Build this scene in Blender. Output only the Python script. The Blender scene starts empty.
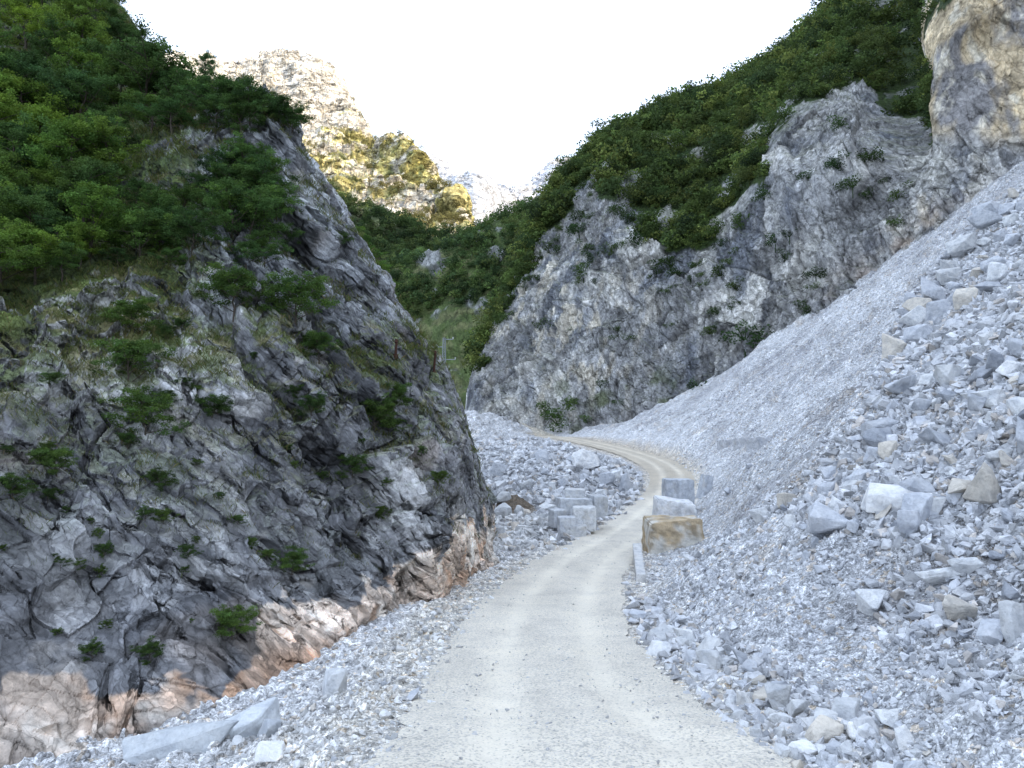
import bpy, bmesh, math, random
import numpy as np
from concurrent.futures import ThreadPoolExecutor
from mathutils import Vector, Matrix, Euler, noise as mnoise

Q = 1.0                      # terrain resolution factor
random.seed(7); RS = np.random.RandomState(11)
scene = bpy.context.scene
COL = scene.collection
F = 740.0; CX = 512.0; CY = 384.0
TH = math.atan(46/740.0); CT, ST = math.cos(TH), math.sin(TH)

# ------------------------------------------------------------------ camera maths
def P(px, py, Y):
    px = np.asarray(px, float); py = np.asarray(py, float); Y = np.asarray(Y, float)
    a = (px-CX)/F; b = (CY-py)/F
    fy = CT - b*ST; fz = ST + b*CT
    return np.stack([a/fy*Y, Y+0*a, fz/fy*Y], -1)
def proj(p):
    x, y, z = p[..., 0], p[..., 1], p[..., 2]
    d = y*CT + z*ST; u = -y*ST + z*CT
    d = np.where(d < .1, .1, d)
    return CX + F*x/d, CY - F*u/d

# ------------------------------------------------------------------ noise
POOL = ThreadPoolExecutor(4)
def chunked(fn, p, *a):
    n = len(p)
    if n <= 40000: return fn(p, *a)
    cs = [p[i:i+40000] for i in range(0, n, 40000)]
    rs = list(POOL.map(lambda c: fn(c, *a), cs))
    if isinstance(rs[0], tuple):
        return tuple(np.concatenate([r[k] for r in rs]) for k in range(len(rs[0])))
    return np.concatenate(rs)
def hsh(ix, iy, iz, seed):
    h = (ix.astype(np.uint32)*np.uint32(374761393)) ^ (iy.astype(np.uint32)*np.uint32(668265263)) ^ (iz.astype(np.uint32)*np.uint32(2147483647-58)) ^ np.uint32((seed*2654435761) & 0xffffffff)
    h = (h ^ (h >> np.uint32(13)))*np.uint32(1274126177)
    h = (h ^ (h >> np.uint32(16)))*np.uint32(2246822519)
    return h ^ (h >> np.uint32(15))
_g = RS.normal(size=(64, 3)); GR = (_g/np.linalg.norm(_g, axis=1)[:, None]).astype(np.float32)
def _perlin(p, seed):
    p = p.astype(np.float32)
    i = np.floor(p).astype(np.int32); f = p - i
    w = f*f*f*(f*(f*6-15)+10)
    r = 0
    for dx in (0, 1):
        wx = w[:, 0] if dx else 1-w[:, 0]
        for dy in (0, 1):
            wy = w[:, 1] if dy else 1-w[:, 1]
            for dz in (0, 1):
                wz = w[:, 2] if dz else 1-w[:, 2]
                g = GR[hsh(i[:, 0]+dx, i[:, 1]+dy, i[:, 2]+dz, seed) & np.uint32(63)]
                d = g[:, 0]*(f[:, 0]-dx)+g[:, 1]*(f[:, 1]-dy)+g[:, 2]*(f[:, 2]-dz)
                r = r + wx*wy*wz*d
    return r*1.5
def perlin(p, seed=0): return chunked(_perlin, p, seed)
def fbm(p, o=4, seed=0, gain=.5):
    p = np.asarray(p, np.float32); r = 0; a = 1; t = 0
    for k in range(o):
        r = r + a*perlin(p*(2.03**k)+17.3*k, seed+k); t += a; a *= gain
    return r/t*1.3
def ridged(p, o=4, seed=0):
    r = 0; a = 1; t = 0
    for k in range(o):
        r = r + a*(1-2*np.abs(perlin(p*(2.07**k)+11.1*k, seed+k))); t += a; a *= .5
    return r/t
def _worley(p, seed):
    p = p.astype(np.float32); b = np.floor(p-.5).astype(np.int32)
    n = len(p); f1 = np.full(n, 9., np.float32); f2 = np.full(n, 9., np.float32)
    hh = np.zeros(n, np.uint32); vec = np.zeros((n, 3), np.float32)
    for dx in (0, 1):
        for dy in (0, 1):
            for dz in (0, 1):
                ix, iy, iz = b[:, 0]+dx, b[:, 1]+dy, b[:, 2]+dz
                h = hsh(ix, iy, iz, seed)
                v = np.empty((n, 3), np.float32)
                v[:, 0] = p[:, 0]-ix-.12-.76*((h & np.uint32(1023))/np.float32(1023))
                v[:, 1] = p[:, 1]-iy-.12-.76*(((h >> np.uint32(10)) & np.uint32(1023))/np.float32(1023))
                v[:, 2] = p[:, 2]-iz-.12-.76*(((h >> np.uint32(20)) & np.uint32(1023))/np.float32(1023))
                d = np.sqrt((v*v).sum(1))
                c = d < f1
                f2 = np.where(c, f1, np.minimum(f2, d)); f1 = np.where(c, d, f1)
                hh = np.where(c, h, hh); vec[c] = v[c]
    return f1, f2, hh, vec
def worley(p, seed=0): return chunked(_worley, p, seed)
def hf(h, k): return ((h*np.uint32(2*k+1) >> np.uint32(9)) & np.uint32(4095))/np.float32(4095)
def sstep(a, b, x):
    t = np.clip((x-a)/(b-a), 0, 1); return t*t*(3-2*t)
def mix(a, b, t):
    t = np.asarray(t)[..., None]; return a*(1-t)+b*t
C = lambda *v: np.array(v, float)

def inpoly(x, y, poly):
    c = np.zeros(np.shape(x), bool); n = len(poly); j = n-1
    for i in range(n):
        xi, yi = poly[i]; xj, yj = poly[j]
        if yi != yj: c ^= ((yi > y) != (yj > y)) & (x < (xj-xi)*(y-yi)/(yj-yi)+xi)
        j = i
    return c

def blocky(p, R, scales, seed):
    """faceted, bedded rock relief: every cell is a tilted plane with its own offset"""
    q = (p @ R.T).astype(np.float32)
    wq = q + 0.0
    d = np.zeros(len(p), np.float32); crack = np.zeros(len(p), np.float32); tone = np.zeros(len(p), np.float32)
    for k, (size, an, amp) in enumerate(scales):
        wp = np.stack([fbm(q/(size*2.2), 3, seed+50+k), fbm(q/(size*2.2)+9.2, 3, seed+60+k), fbm(q/(size*2.2)+23., 3, seed+70+k)], 1)
        s = (wq + wp*size*(.30 if size < 4 else .2))/(size*np.array(an, np.float32))
        f1, f2, h, v = worley(s, seed+k)
        pl = (hf(h, 1)-.5)*v[:, 0]+(hf(h, 2)-.5)*v[:, 1]+(hf(h, 3)-.35)*1.3*v[:, 2]
        e = f2-f1
        # soften the step right at the joint
        d += amp*((hf(h, 4)-.5)*.9 + pl*1.5)*sstep(0, .07, e)
        c = (1-sstep(0, .07, e))*(hf(h, 5) > .45)
        d -= amp*.25*c
        crack = np.maximum(crack, c*(.9 if k else 1)); tone += (hf(h, 6)-.5)/(.6*k+1)
    return d, crack, tone

# ------------------------------------------------------------------ mesh helpers
def grid_mesh(name, V, nr, nc, col, mat, smooth=False):
    idx = np.arange(nr*nc, dtype=np.int32).reshape(nr, nc)
    f = np.stack([idx[:-1, :-1], idx[:-1, 1:], idx[1:, 1:], idx[1:, :-1]], -1).reshape(-1, 4)
    return raw_mesh(name, V.reshape(-1, 3), f, col, mat, smooth)
def raw_mesh(name, V, f, col, mat, smooth=False, link=True):
    k = f.shape[1]
    me = bpy.data.meshes.new(name)
    me.vertices.add(len(V)); me.vertices.foreach_set('co', np.ascontiguousarray(V, np.float32).ravel())
    me.loops.add(f.size); me.loops.foreach_set('vertex_index', np.ascontiguousarray(f, np.int32).ravel())
    me.polygons.add(len(f)); me.polygons.foreach_set('loop_start', np.arange(0, f.size, k, dtype=np.int32))
    me.update(calc_edges=True)
    me.polygons.foreach_set('use_smooth', np.full(len(f), smooth))
    if col is not None:
        a = me.color_attributes.new('Col', 'FLOAT_COLOR', 'POINT')
        c = np.ones((len(V), 4), np.float32); c[:, :3] = np.clip(col, 0, 1)
        a.data.foreach_set('color', c.ravel())
    me.materials.append(mat)
    if not link: return me
    o = bpy.data.objects.new(name, me); COL.objects.link(o); return o
def tag(o, label=None, cat=None, group=None, kind=None):
    if label: o['label'] = label
    if cat: o['category'] = cat
    if group: o['group'] = group
    if kind: o['kind'] = kind
    return o

def catmull(A, n, axis):
    A = np.moveaxis(A, axis, 0); m = len(A)
    t = np.linspace(0, m-1-1e-6, n); i = t.astype(int); f = (t-i).reshape((-1,)+(1,)*(A.ndim-1))
    p0 = A[np.maximum(i-1, 0)]; p1 = A[i]; p2 = A[np.minimum(i+1, m-1)]; p3 = A[np.minimum(i+2, m-1)]
    r = .5*((2*p1)+(-p0+p2)*f+(2*p0-5*p1+4*p2-p3)*f*f+(-p0+3*p1-3*p2+p3)*f*f*f)
    return np.moveaxis(r, 0, axis)
def sheet(cols, nr, nc):
    """cols: list of columns, each a list of world points from the foot up"""
    A = np.array(cols, float).transpose(1, 0, 2)      # rows, cols, 3
    G = catmull(catmull(A, nr, 0), nc, 1)
    du = np.gradient(G, axis=1); dv = np.gradient(G, axis=0)
    N = np.cross(du, dv); N /= np.linalg.norm(N, axis=2)[..., None]+1e-9
    return G, N
def grid_normals(G):
    du = np.gradient(G, axis=1); dv = np.gradient(G, axis=0)
    N = np.cross(du, dv); N /= np.linalg.norm(N, axis=2)[..., None]+1e-9
    return N

# ------------------------------------------------------------------ materials
def nodes_of(name):
    m = bpy.data.materials.new(name); m.use_nodes = True
    nt = m.node_tree; nt.nodes.clear()
    out = nt.nodes.new('ShaderNodeOutputMaterial'); b = nt.nodes.new('ShaderNodeBsdfPrincipled')
    nt.links.new(b.outputs[0], out.inputs[0]); b.inputs['Roughness'].default_value = .9
    b.inputs['Specular IOR Level'].default_value = .25
    return m, nt, b
def N_(nt, t, **kw):
    n = nt.nodes.new(t)
    for k, v in kw.items(): setattr(n, k, v)
    return n
def noise_node(nt, vec, scale, detail=6, rough=.6):
    n = N_(nt, 'ShaderNodeTexNoise'); n.inputs['Scale'].default_value = scale
    n.inputs['Detail'].default_value = detail; n.inputs['Roughness'].default_value = rough
    nt.links.new(vec, n.inputs['Vector']); return n.outputs[0]
def ramp(nt, fac, pts):
    r = N_(nt, 'ShaderNodeValToRGB'); el = r.color_ramp.elements
    while len(el) < len(pts): el.new(.5)
    for e, (p, c) in zip(el, pts):
        e.position = p; e.color = (c[0], c[1], c[2], 1) if hasattr(c, '__len__') else (c, c, c, 1)
    nt.links.new(fac, r.inputs[0]); return r.outputs[0]
def mul(nt, a, b, fac=1., typ='MULTIPLY'):
    m = N_(nt, 'ShaderNodeMix', data_type='RGBA', blend_type=typ); m.inputs[0].default_value = fac
    nt.links.new(a, m.inputs[6])
    if hasattr(b, 'is_output'): nt.links.new(b, m.inputs[7])
    else: m.inputs[7].default_value = (*b, 1)
    return m.outputs[2]
def math_(nt, op, a, b):
    m = N_(nt, 'ShaderNodeMath', operation=op)
    for i, v in enumerate((a, b)):
        if hasattr(v, 'is_output'): nt.links.new(v, m.inputs[i])
        else: m.inputs[i].default_value = v
    return m.outputs[0]
def bump(nt, bs, h, strength, dist):
    b = N_(nt, 'ShaderNodeBump'); b.inputs['Strength'].default_value = strength; b.inputs['Distance'].default_value = dist
    nt.links.new(h, b.inputs['Height']); 
    prev = bs.inputs['Normal'].links[0].from_socket if bs.inputs['Normal'].links else None
    if prev: nt.links.new(prev, b.inputs['Normal'])
    nt.links.new(b.outputs[0], bs.inputs['Normal'])

def rock_material(name, s, bdist, contrast=.5, Rm=((1, 0, 0), (0, 1, 0), (0, 0, 1)), gain=1.35, fk=1., strc=(1.7, 1.15, .6)):
    m, nt, b = nodes_of(name)
    at = N_(nt, 'ShaderNodeAttribute', attribute_name='Col'); g = N_(nt, 'ShaderNodeNewGeometry')
    pos = g.outputs['Position']
    n1 = noise_node(nt, pos, 1.1*s, 8, .68); n2 = noise_node(nt, pos, 6*s, 6, .7)
    lo, hi = 1-contrast, 1+contrast
    c = mul(nt, at.outputs['Color'], ramp(nt, n1, [(.3, lo), (.5, 1.), (.7, hi)]))
    c = mul(nt, c, ramp(nt, n2, [(.32, lo+.1), (.5, 1.), (.68, hi-.05)]))
    nt.links.new(c, b.inputs['Base Color'])
    v = N_(nt, 'ShaderNodeTexVoronoi', feature='DISTANCE_TO_EDGE'); v.inputs['Scale'].default_value = 2.6*s
    w = N_(nt, 'ShaderNodeMix', data_type='VECTOR'); w.inputs[0].default_value = .12
    nn = N_(nt, 'ShaderNodeTexNoise'); nn.inputs['Scale'].default_value = 2*s; nn.inputs['Detail'].default_value = 4
    nt.links.new(pos, nn.inputs['Vector'])
    ad = N_(nt, 'ShaderNodeVectorMath', operation='MULTIPLY_ADD'); ad.inputs[1].default_value = (.9/s,)*3
    nt.links.new(nn.outputs[1], ad.inputs[0]); nt.links.new(pos, ad.inputs[2])
    nt.links.new(ad.outputs[0], v.inputs['Vector'])
    e = ramp(nt, v.outputs[0], [(0., 0.), (.035, .8), (.3, 1.)])
    bump(nt, b, n2, .7, .2*bdist); bump(nt, b, n1, .45, .8*bdist)
    # angular facets: each cell of a bedded Voronoi pattern is a plane with its own tilt
    nd = N_(nt, 'ShaderNodeTexNoise'); nd.inputs['Scale'].default_value = 1.6*s; nd.inputs['Detail'].default_value = 5
    nt.links.new(pos, nd.inputs['Vector'])
    wp = N_(nt, 'ShaderNodeVectorMath', operation='MULTIPLY_ADD'); wp.inputs[1].default_value = (.42/s,)*3
    nt.links.new(nd.outputs[1], wp.inputs[0]); nt.links.new(pos, wp.inputs[2])
    col = c
    for k, (sz, kd, kt) in enumerate(((.95/s, .55, .34), (.42/s, .5, .34), (.17/s, .45, .28))):
        cmb = N_(nt, 'ShaderNodeCombineXYZ')
        for i, (ax, st) in enumerate(zip(Rm, strc)):
            dt = N_(nt, 'ShaderNodeVectorMath', operation='DOT_PRODUCT'); nt.links.new(wp.outputs[0], dt.inputs[0])
            dt.inputs[1].default_value = tuple(float(v)/(sz*st) for v in ax); nt.links.new(dt.outputs['Value'], cmb.inputs[i])
        vo = N_(nt, 'ShaderNodeTexVoronoi'); vo.inputs['Scale'].default_value = 1.; nt.links.new(cmb.outputs[0], vo.inputs['Vector'])
        ve = N_(nt, 'ShaderNodeTexVoronoi', feature='DISTANCE_TO_EDGE'); ve.inputs['Scale'].default_value = 1.; nt.links.new(cmb.outputs[0], ve.inputs['Vector'])
        sb = N_(nt, 'ShaderNodeVectorMath', operation='SUBTRACT'); nt.links.new(cmb.outputs[0], sb.inputs[0]); nt.links.new(vo.outputs['Position'], sb.inputs[1])
        cs = N_(nt, 'ShaderNodeVectorMath', operation='SUBTRACT'); nt.links.new(vo.outputs['Color'], cs.inputs[0]); cs.inputs[1].default_value = (.5, .5, .4)
        dp = N_(nt, 'ShaderNodeVectorMath', operation='DOT_PRODUCT'); nt.links.new(sb.outputs[0], dp.inputs[0]); nt.links.new(cs.outputs[0], dp.inputs[1])
        sp = N_(nt, 'ShaderNodeSeparateColor'); nt.links.new(vo.outputs['Color'], sp.inputs[0])
        hgt = math_(nt, 'ADD', math_(nt, 'MULTIPLY', dp.outputs['Value'], 2.2), math_(nt, 'MULTIPLY', sp.outputs[2], .5))
        kt = kt*fk
        bump(nt, b, hgt, .8*(.5+.5*fk), sz*kd*.8)
        col = mul(nt, col, ramp(nt, sp.outputs[0], [(0., 1-kt), (.5, 1.), (1., 1+kt)]))
        col = mul(nt, col, ramp(nt, ve.outputs['Distance'], [(0., .45), (.02, .85), (.05, 1.)]), (.7, .5, .3)[k])  # occlusion-like dark along facet cracks, put into the colour
    nt.links.new(mul(nt, col, (gain, gain, gain)), b.inputs['Base Color'])
    return m
def gravel_material(name):
    m, nt, b = nodes_of(name)
    at = N_(nt, 'ShaderNodeAttribute', attribute_name='Col'); g = N_(nt, 'ShaderNodeNewGeometry')
    pos = g.outputs['Position']; c = at.outputs['Color']
    for sc, amt, hd in ((6.5, .34, .05), (19., .42, .025), (44., .35, .010)):
        v = N_(nt, 'ShaderNodeTexVoronoi'); v.inputs['Scale'].default_value = sc
        nt.links.new(pos, v.inputs['Vector'])
        sp = N_(nt, 'ShaderNodeSeparateColor'); nt.links.new(v.outputs['Color'], sp.inputs[0])
        c = mul(nt, c, ramp(nt, sp.outputs[0], [(0., 1-amt), (.5, 1.), (1., 1+amt*.8)]))
        d = ramp(nt, v.outputs['Distance'], [(0., 1.), (.45, .7), (.8, 0.)])
        bump(nt, b, d, .8, hd)
    n = noise_node(nt, pos, 1.3, 6, .7)
    c = mul(nt, c, ramp(nt, n, [(.3, (.78, .78, .80)), (.5, (1, 1, 1)), (.7, (1.12, 1.10, 1.07))]))
    # sprinkling of warm stones
    v = N_(nt, 'ShaderNodeTexVoronoi'); v.inputs['Scale'].default_value = 11; nt.links.new(pos, v.inputs['Vector'])
    sp = N_(nt, 'ShaderNodeSeparateColor'); nt.links.new(v.outputs['Color'], sp.inputs[0])
    k = ramp(nt, sp.outputs[1], [(0., (1, 1, 1)), (.9, (1, 1, 1)), (.93, (1.08, .95, .80)), (1., (1.06, .93, .77))])
    c = mul(nt, c, k)
    nt.links.new(c, b.inputs['Base Color']); return m
def stone_material(name, base=None):
    m, nt, b = nodes_of(name)
    tc = N_(nt, 'ShaderNodeTexCoord'); g = N_(nt, 'ShaderNodeNewGeometry'); pos = g.outputs['Position']
    at = N_(nt, 'ShaderNodeAttribute', attribute_name='Col')
    c = at.outputs['Color']
    if base == 'object':
        oi = N_(nt, 'ShaderNodeObjectInfo'); c = mul(nt, c, oi.outputs['Color'])
        c = mul(nt, c, ramp(nt, oi.outputs['Random'], [(0., .82), (1., 1.12)]))
    n1 = noise_node(nt, pos, 3.1, 7, .65); n2 = noise_node(nt, pos, 17, 6, .7)
    c = mul(nt, c, ramp(nt, n1, [(.3, (.72, .74, .78)), (.5, (1, 1, 1)), (.68, (1.15, 1.13, 1.1))]))
    c = mul(nt, c, ramp(nt, n2, [(.3, .85), (.5, 1.), (.7, 1.1)]))
    nt.links.new(c, b.inputs['Base Color'])
    v = N_(nt, 'ShaderNodeTexVoronoi'); v.inputs['Scale'].default_value = 5; nt.links.new(pos, v.inputs['Vector'])
    sb = N_(nt, 'ShaderNodeVectorMath', operation='SUBTRACT'); nt.links.new(pos, sb.inputs[0]); nt.links.new(v.outputs['Position'], sb.inputs[1])
    cs = N_(nt, 'ShaderNodeVectorMath', operation='SUBTRACT'); nt.links.new(v.outputs['Color'], cs.inputs[0]); cs.inputs[1].default_value = (.5, .5, .5)
    dp = N_(nt, 'ShaderNodeVectorMath', operation='DOT_PRODUCT'); nt.links.new(sb.outputs[0], dp.inputs[0]); nt.links.new(cs.outputs[0], dp.inputs[1])
    bump(nt, b, n2, .7, .03); bump(nt, b, n1, .6, .12); bump(nt, b, dp.outputs['Value'], .7, .7)
    return m
def road_material(name):
    m, nt, b = nodes_of(name)
    at = N_(nt, 'ShaderNodeAttribute', attribute_name='Col'); g = N_(nt, 'ShaderNodeNewGeometry'); pos = g.outputs['Position']
    c = at.outputs['Color']
    n1 = noise_node(nt, pos, .9, 7, .65); n2 = noise_node(nt, pos, 30, 5, .8)
    c = mul(nt, c, ramp(nt, n1, [(.3, (.86, .86, .87)), (.5, (1, 1, 1)), (.7, (1.06, 1.05, 1.03))]))
    c = mul(nt, c, ramp(nt, n2, [(.3, .86), (.5, 1.), (.7, 1.08)]))
    v = N_(nt, 'ShaderNodeTexVoronoi'); v.inputs['Scale'].default_value = 46; nt.links.new(pos, v.inputs['Vector'])
    sp = N_(nt, 'ShaderNodeSeparateColor'); nt.links.new(v.outputs['Color'], sp.inputs[0])
    grav = N_(nt, 'ShaderNodeAttribute', attribute_name='Loose')
    pick = ramp(nt, math_(nt, 'ADD', sp.outputs[1], math_(nt, 'MULTIPLY', grav.outputs['Fac'], .5)), [(.86, 0.), (.9, 1.)])
    st = ramp(nt, sp.outputs[0], [(0., (.64, .67, .71)), (.6, (.86, .88, .93)), (1., (1.12, 1.12, 1.14))])
    mx = N_(nt, 'ShaderNodeMix', data_type='RGBA', blend_type='MULTIPLY'); nt.links.new(pick, mx.inputs[0])
    nt.links.new(c, mx.inputs[6]); nt.links.new(st, mx.inputs[7])
    nt.links.new(mx.outputs[2], b.inputs['Base Color'])
    hd = N_(nt, 'ShaderNodeMix', data_type='FLOAT')
    d = ramp(nt, v.outputs['Distance'], [(0., 1.), (.5, .5), (.8, 0.)])
    bump(nt, b, math_(nt, 'MULTIPLY', d, pick), .7, .018); bump(nt, b, n2, .35, .012); bump(nt, b, n1, .35, .05)
    return m
def leaf_material(name, sat=1.):
    m, nt, b = nodes_of(name)
    at = N_(nt, 'ShaderNodeAttribute', attribute_name='Col'); oi = N_(nt, 'ShaderNodeObjectInfo')
    c = mul(nt, at.outputs['Color'], oi.outputs['Color'])
    c = mul(nt, c, ramp(nt, oi.outputs['Random'], [(0., (.72, .78, .8)), (.5, (1, 1, 1)), (1., (1.25, 1.15, .95))]))
    nt.links.new(c, b.inputs['Base Color'])
    tr = N_(nt, 'ShaderNodeBsdfTranslucent'); nt.links.new(c, tr.inputs[0])
    mx = N_(nt, 'ShaderNodeMixShader'); mx.inputs[0].default_value = .35
    out = [n for n in nt.nodes if n.type == 'OUTPUT_MATERIAL'][0]
    nt.links.new(b.outputs[0], mx.inputs[1]); nt.links.new(tr.outputs[0], mx.inputs[2]); nt.links.new(mx.outputs[0], out.inputs[0])
    return m
def plain_material(name, col, rough=.8, metal=0., ns=14.):
    m, nt, b = nodes_of(name); b.inputs['Roughness'].default_value = rough; b.inputs['Metallic'].default_value = metal
    g = N_(nt, 'ShaderNodeNewGeometry'); n = noise_node(nt, g.outputs['Position'], ns, 5, .6)
    r = ramp(nt, n, [(.3, [v*.7 for v in col]), (.7, [min(1, v*1.25) for v in col])])
    nt.links.new(r, b.inputs['Base Color']); bump(nt, b, n, .4, .02); return m

def rot_to(n):
    n = np.array(n, float); n /= np.linalg.norm(n); a = np.cross(n, [0, 1, 0.2]); a /= np.linalg.norm(a); b = np.cross(n, a)
    return np.stack([a, b, n])
R1 = rot_to((.70, -.16, .68)); R2 = rot_to((.75, -.35, .35))
M_CLIFF = rock_material('limestone_near', 1.0, .12, .38, R1, 1.55, .8, (2.3, 1.3, .42))
M_FAR = rock_material('limestone_mid', .34, .30, .20, R2, 1.28, .5)
M_HILL = rock_material('hillside', .09, 2.0, .35)
M_GRAVEL = gravel_material('marble_gravel')
M_ROAD = road_material('road_dust')
M_STONE = stone_material('marble_stone', 'object')
M_CHIP = stone_material('marble_chips')
M_LEAF = leaf_material('foliage')
M_BARK = plain_material('bark', (.09, .075, .06))
M_STEEL = plain_material('galvanised_steel', (.30, .32, .34), .55, .5)
M_RUST = plain_material('rust', (.07, .035, .025), .9)
M_CERAM = plain_material('insulator_white', (.6, .6, .58), .4)

# ------------------------------------------------------------------ ground
ROADC = [(595, 768, 6.6), (560, 700, 10.2), (548, 650, 14.2), (556, 600, 20.5), (588, 560, 30), (622, 537, 38), (648, 517, 47),
         (664, 500, 56), (672, 484, 64), (668, 470, 71), (650, 459, 78), (622, 450, 86), (592, 443, 95), (564, 438, 104), (540, 436, 114)]
rc = P([r[0] for r in ROADC], [r[1] for r in ROADC], [r[2] for r in ROADC])
pre = np.array([[1.3, -14, -2.0], [1.2, -6, -2.25], [1.0, 0, -2.55]])
rc = np.concatenate([pre, rc])
RC = catmull(rc, 700, 0)                                   # dense centreline
def road_near(x, y):
    """distance to the centreline, its height there and arc position"""
    x = np.asarray(x, np.float32).ravel(); y = np.asarray(y, np.float32).ravel()
    cx, cy, cz = [RC[::2, k].astype(np.float32) for k in range(3)]
    def f(q):
        d = (q[:, 0:1]-cx)**2+(q[:, 1:2]-cy)**2
        i = d.argmin(1); a = np.take_along_axis(d, i[:, None], 1)[:, 0]
        j = np.clip(i, 1, len(cx)-2)
        tx = cx[j+1]-cx[j-1]; ty = cy[j+1]-cy[j-1]; L = np.sqrt(tx*tx+ty*ty)
        ox, oy = q[:, 0]-cx[i], q[:, 1]-cy[i]
        side = (ox*ty-oy*tx)/L                              # + right of travel
        al = (ox*tx+oy*ty)/L
        z = cz[i]+al*(cz[j+1]-cz[j-1])/L
        return np.sqrt(a), z, side, i.astype(np.float32)
    q = np.stack([x, y], 1); out = []
    n = len(q); cs = [q[i:i+8000] for i in range(0, n, 8000)]
    rs = list(POOL.map(f, cs))
    return [np.concatenate([r[k] for r in rs]) for k in range(4)]

G = []                                                      # control points of the ground
def gp(px, py, Y): G.append(tuple(P(px, py, Y)))
for q in [(150, 768, 8.4), (230, 740, 9.3), (300, 700, 11), (330, 730, 8.6), (400, 768, 6.9), (400, 690, 10.6), (300, 668, 13.3), (400, 615, 18), (450, 640, 14.3), (490, 580, 25),
          (510, 600, 21), (540, 570, 28), (500, 545, 36), (560, 545, 36), (600, 530, 40), (520, 530, 42), (480, 520, 48), (540, 505, 54), (590, 505, 54),
          (620, 505, 54), (500, 480, 62), (560, 480, 64), (620, 480, 63), (640, 468, 68), (480, 455, 82), (540, 455, 82), (600, 462, 76), (480, 440, 100), (530, 440, 100),
          (470, 415, 122), (510, 424, 118), (545, 433, 118), (440, 440, 100), (420, 500, 60),
          (700, 397, 98), (800, 340, 88), (900, 280, 80), (1024, 196, 75), (620, 430, 107), (660, 413, 102), (750, 365, 92), (850, 310, 83), (960, 242, 77), (1100, 140, 72),
          (1018, 655, 10.6), (940, 672, 10.6), (860, 700, 9.6), (800, 740, 7.9), (700, 640, 15.5), (1024, 740, 8.2),
          (706, 556, 31), (715, 552, 32), (702, 532, 36), (664, 580, 25.5), (668, 566, 29), (690, 582, 24.5), (704, 515, 41), (700, 596, 23)]: gp(*q)
for x, y, z in [(-6, -12, -2.6), (-5, -4, -3.4), (-6, 4, -4.), (-10, 12, -4.5), (-14, 30, -5), (-16, 60, -6), (-20, 90, -3), (-3.5, 2, -3.6), (-25, 0, -4), (-40, 60, -5), (-40, 130, 2), (0, 150, 4), (40, 150, 14), (80, 130, 45)]:
    G.append((x, y, z))
def rpt(Y): i = np.abs(RC[:, 1]-Y).argmin(); return RC[i]
for Y in (-12, -4, 3, 8, 14, 22, 32, 44, 57, 68):
    r = rpt(Y); s = .60+.0010*max(Y, 0)
    for dx in (4.5, 9, 16, 27, 44, 62):
        if Y > 50 and dx in (9,): continue
        G.append((r[0]+dx, Y, r[2]+s*(dx-2.2)+(.4 if dx > 6 else 0)))
for k in range(0, 700, 24):
    G.append(tuple(RC[k]))
G = np.array(G)
def tps_fit(G, lam=2.5):
    n = len(G); d = np.linalg.norm(G[:, None, :2]-G[None, :, :2], axis=2)
    K = np.where(d > 0, d*d*np.log(d+1e-9), 0)+lam*np.eye(n)
    Pm = np.c_[np.ones(n), G[:, :2]]
    A = np.zeros((n+3, n+3)); A[:n, :n] = K; A[:n, n:] = Pm; A[n:, :n] = Pm.T
    return np.linalg.solve(A, np.r_[G[:, 2], 0, 0, 0])
TW = tps_fit(G)
def tps(x, y):
    d = np.sqrt((x[:, None]-G[None, :, 0])**2+(y[:, None]-G[None, :, 1])**2)
    return (d*d*np.log(d+1e-9)) @ TW[:-3] + TW[-3]+TW[-2]*x+TW[-1]*y
Y0 = 16.0; TMIN, TMAX = -1.05, 1.25; SMIN, SMAX = math.log(5.0), math.log(152+Y0)
nt_, ns_ = 260, 240
_t = np.linspace(TMIN, TMAX, nt_); _s = np.linspace(SMIN, SMAX, ns_)
TT, SS = np.meshgrid(_t, _s); _y = np.exp(SS)-Y0; _x = TT*(_y+Y0)
COARSE = tps(_x.ravel(), _y.ravel()).reshape(ns_, nt_)
def base_z(x, y):
    s = (np.log(np.maximum(y+Y0, 1.))-SMIN)/(SMAX-SMIN)*(ns_-1); t = (x/np.maximum(y+Y0, 1.)-TMIN)/(TMAX-TMIN)*(nt_-1)
    s = np.clip(s, 0, ns_-1.001); t = np.clip(t, 0, nt_-1.001); i = s.astype(int); j = t.astype(int); a = s-i; b = t-j
    return (COARSE[i, j]*(1-a)*(1-b)+COARSE[i+1, j]*a*(1-b)+COARSE[i, j+1]*(1-a)*b+COARSE[i+1, j+1]*a*b)
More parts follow.
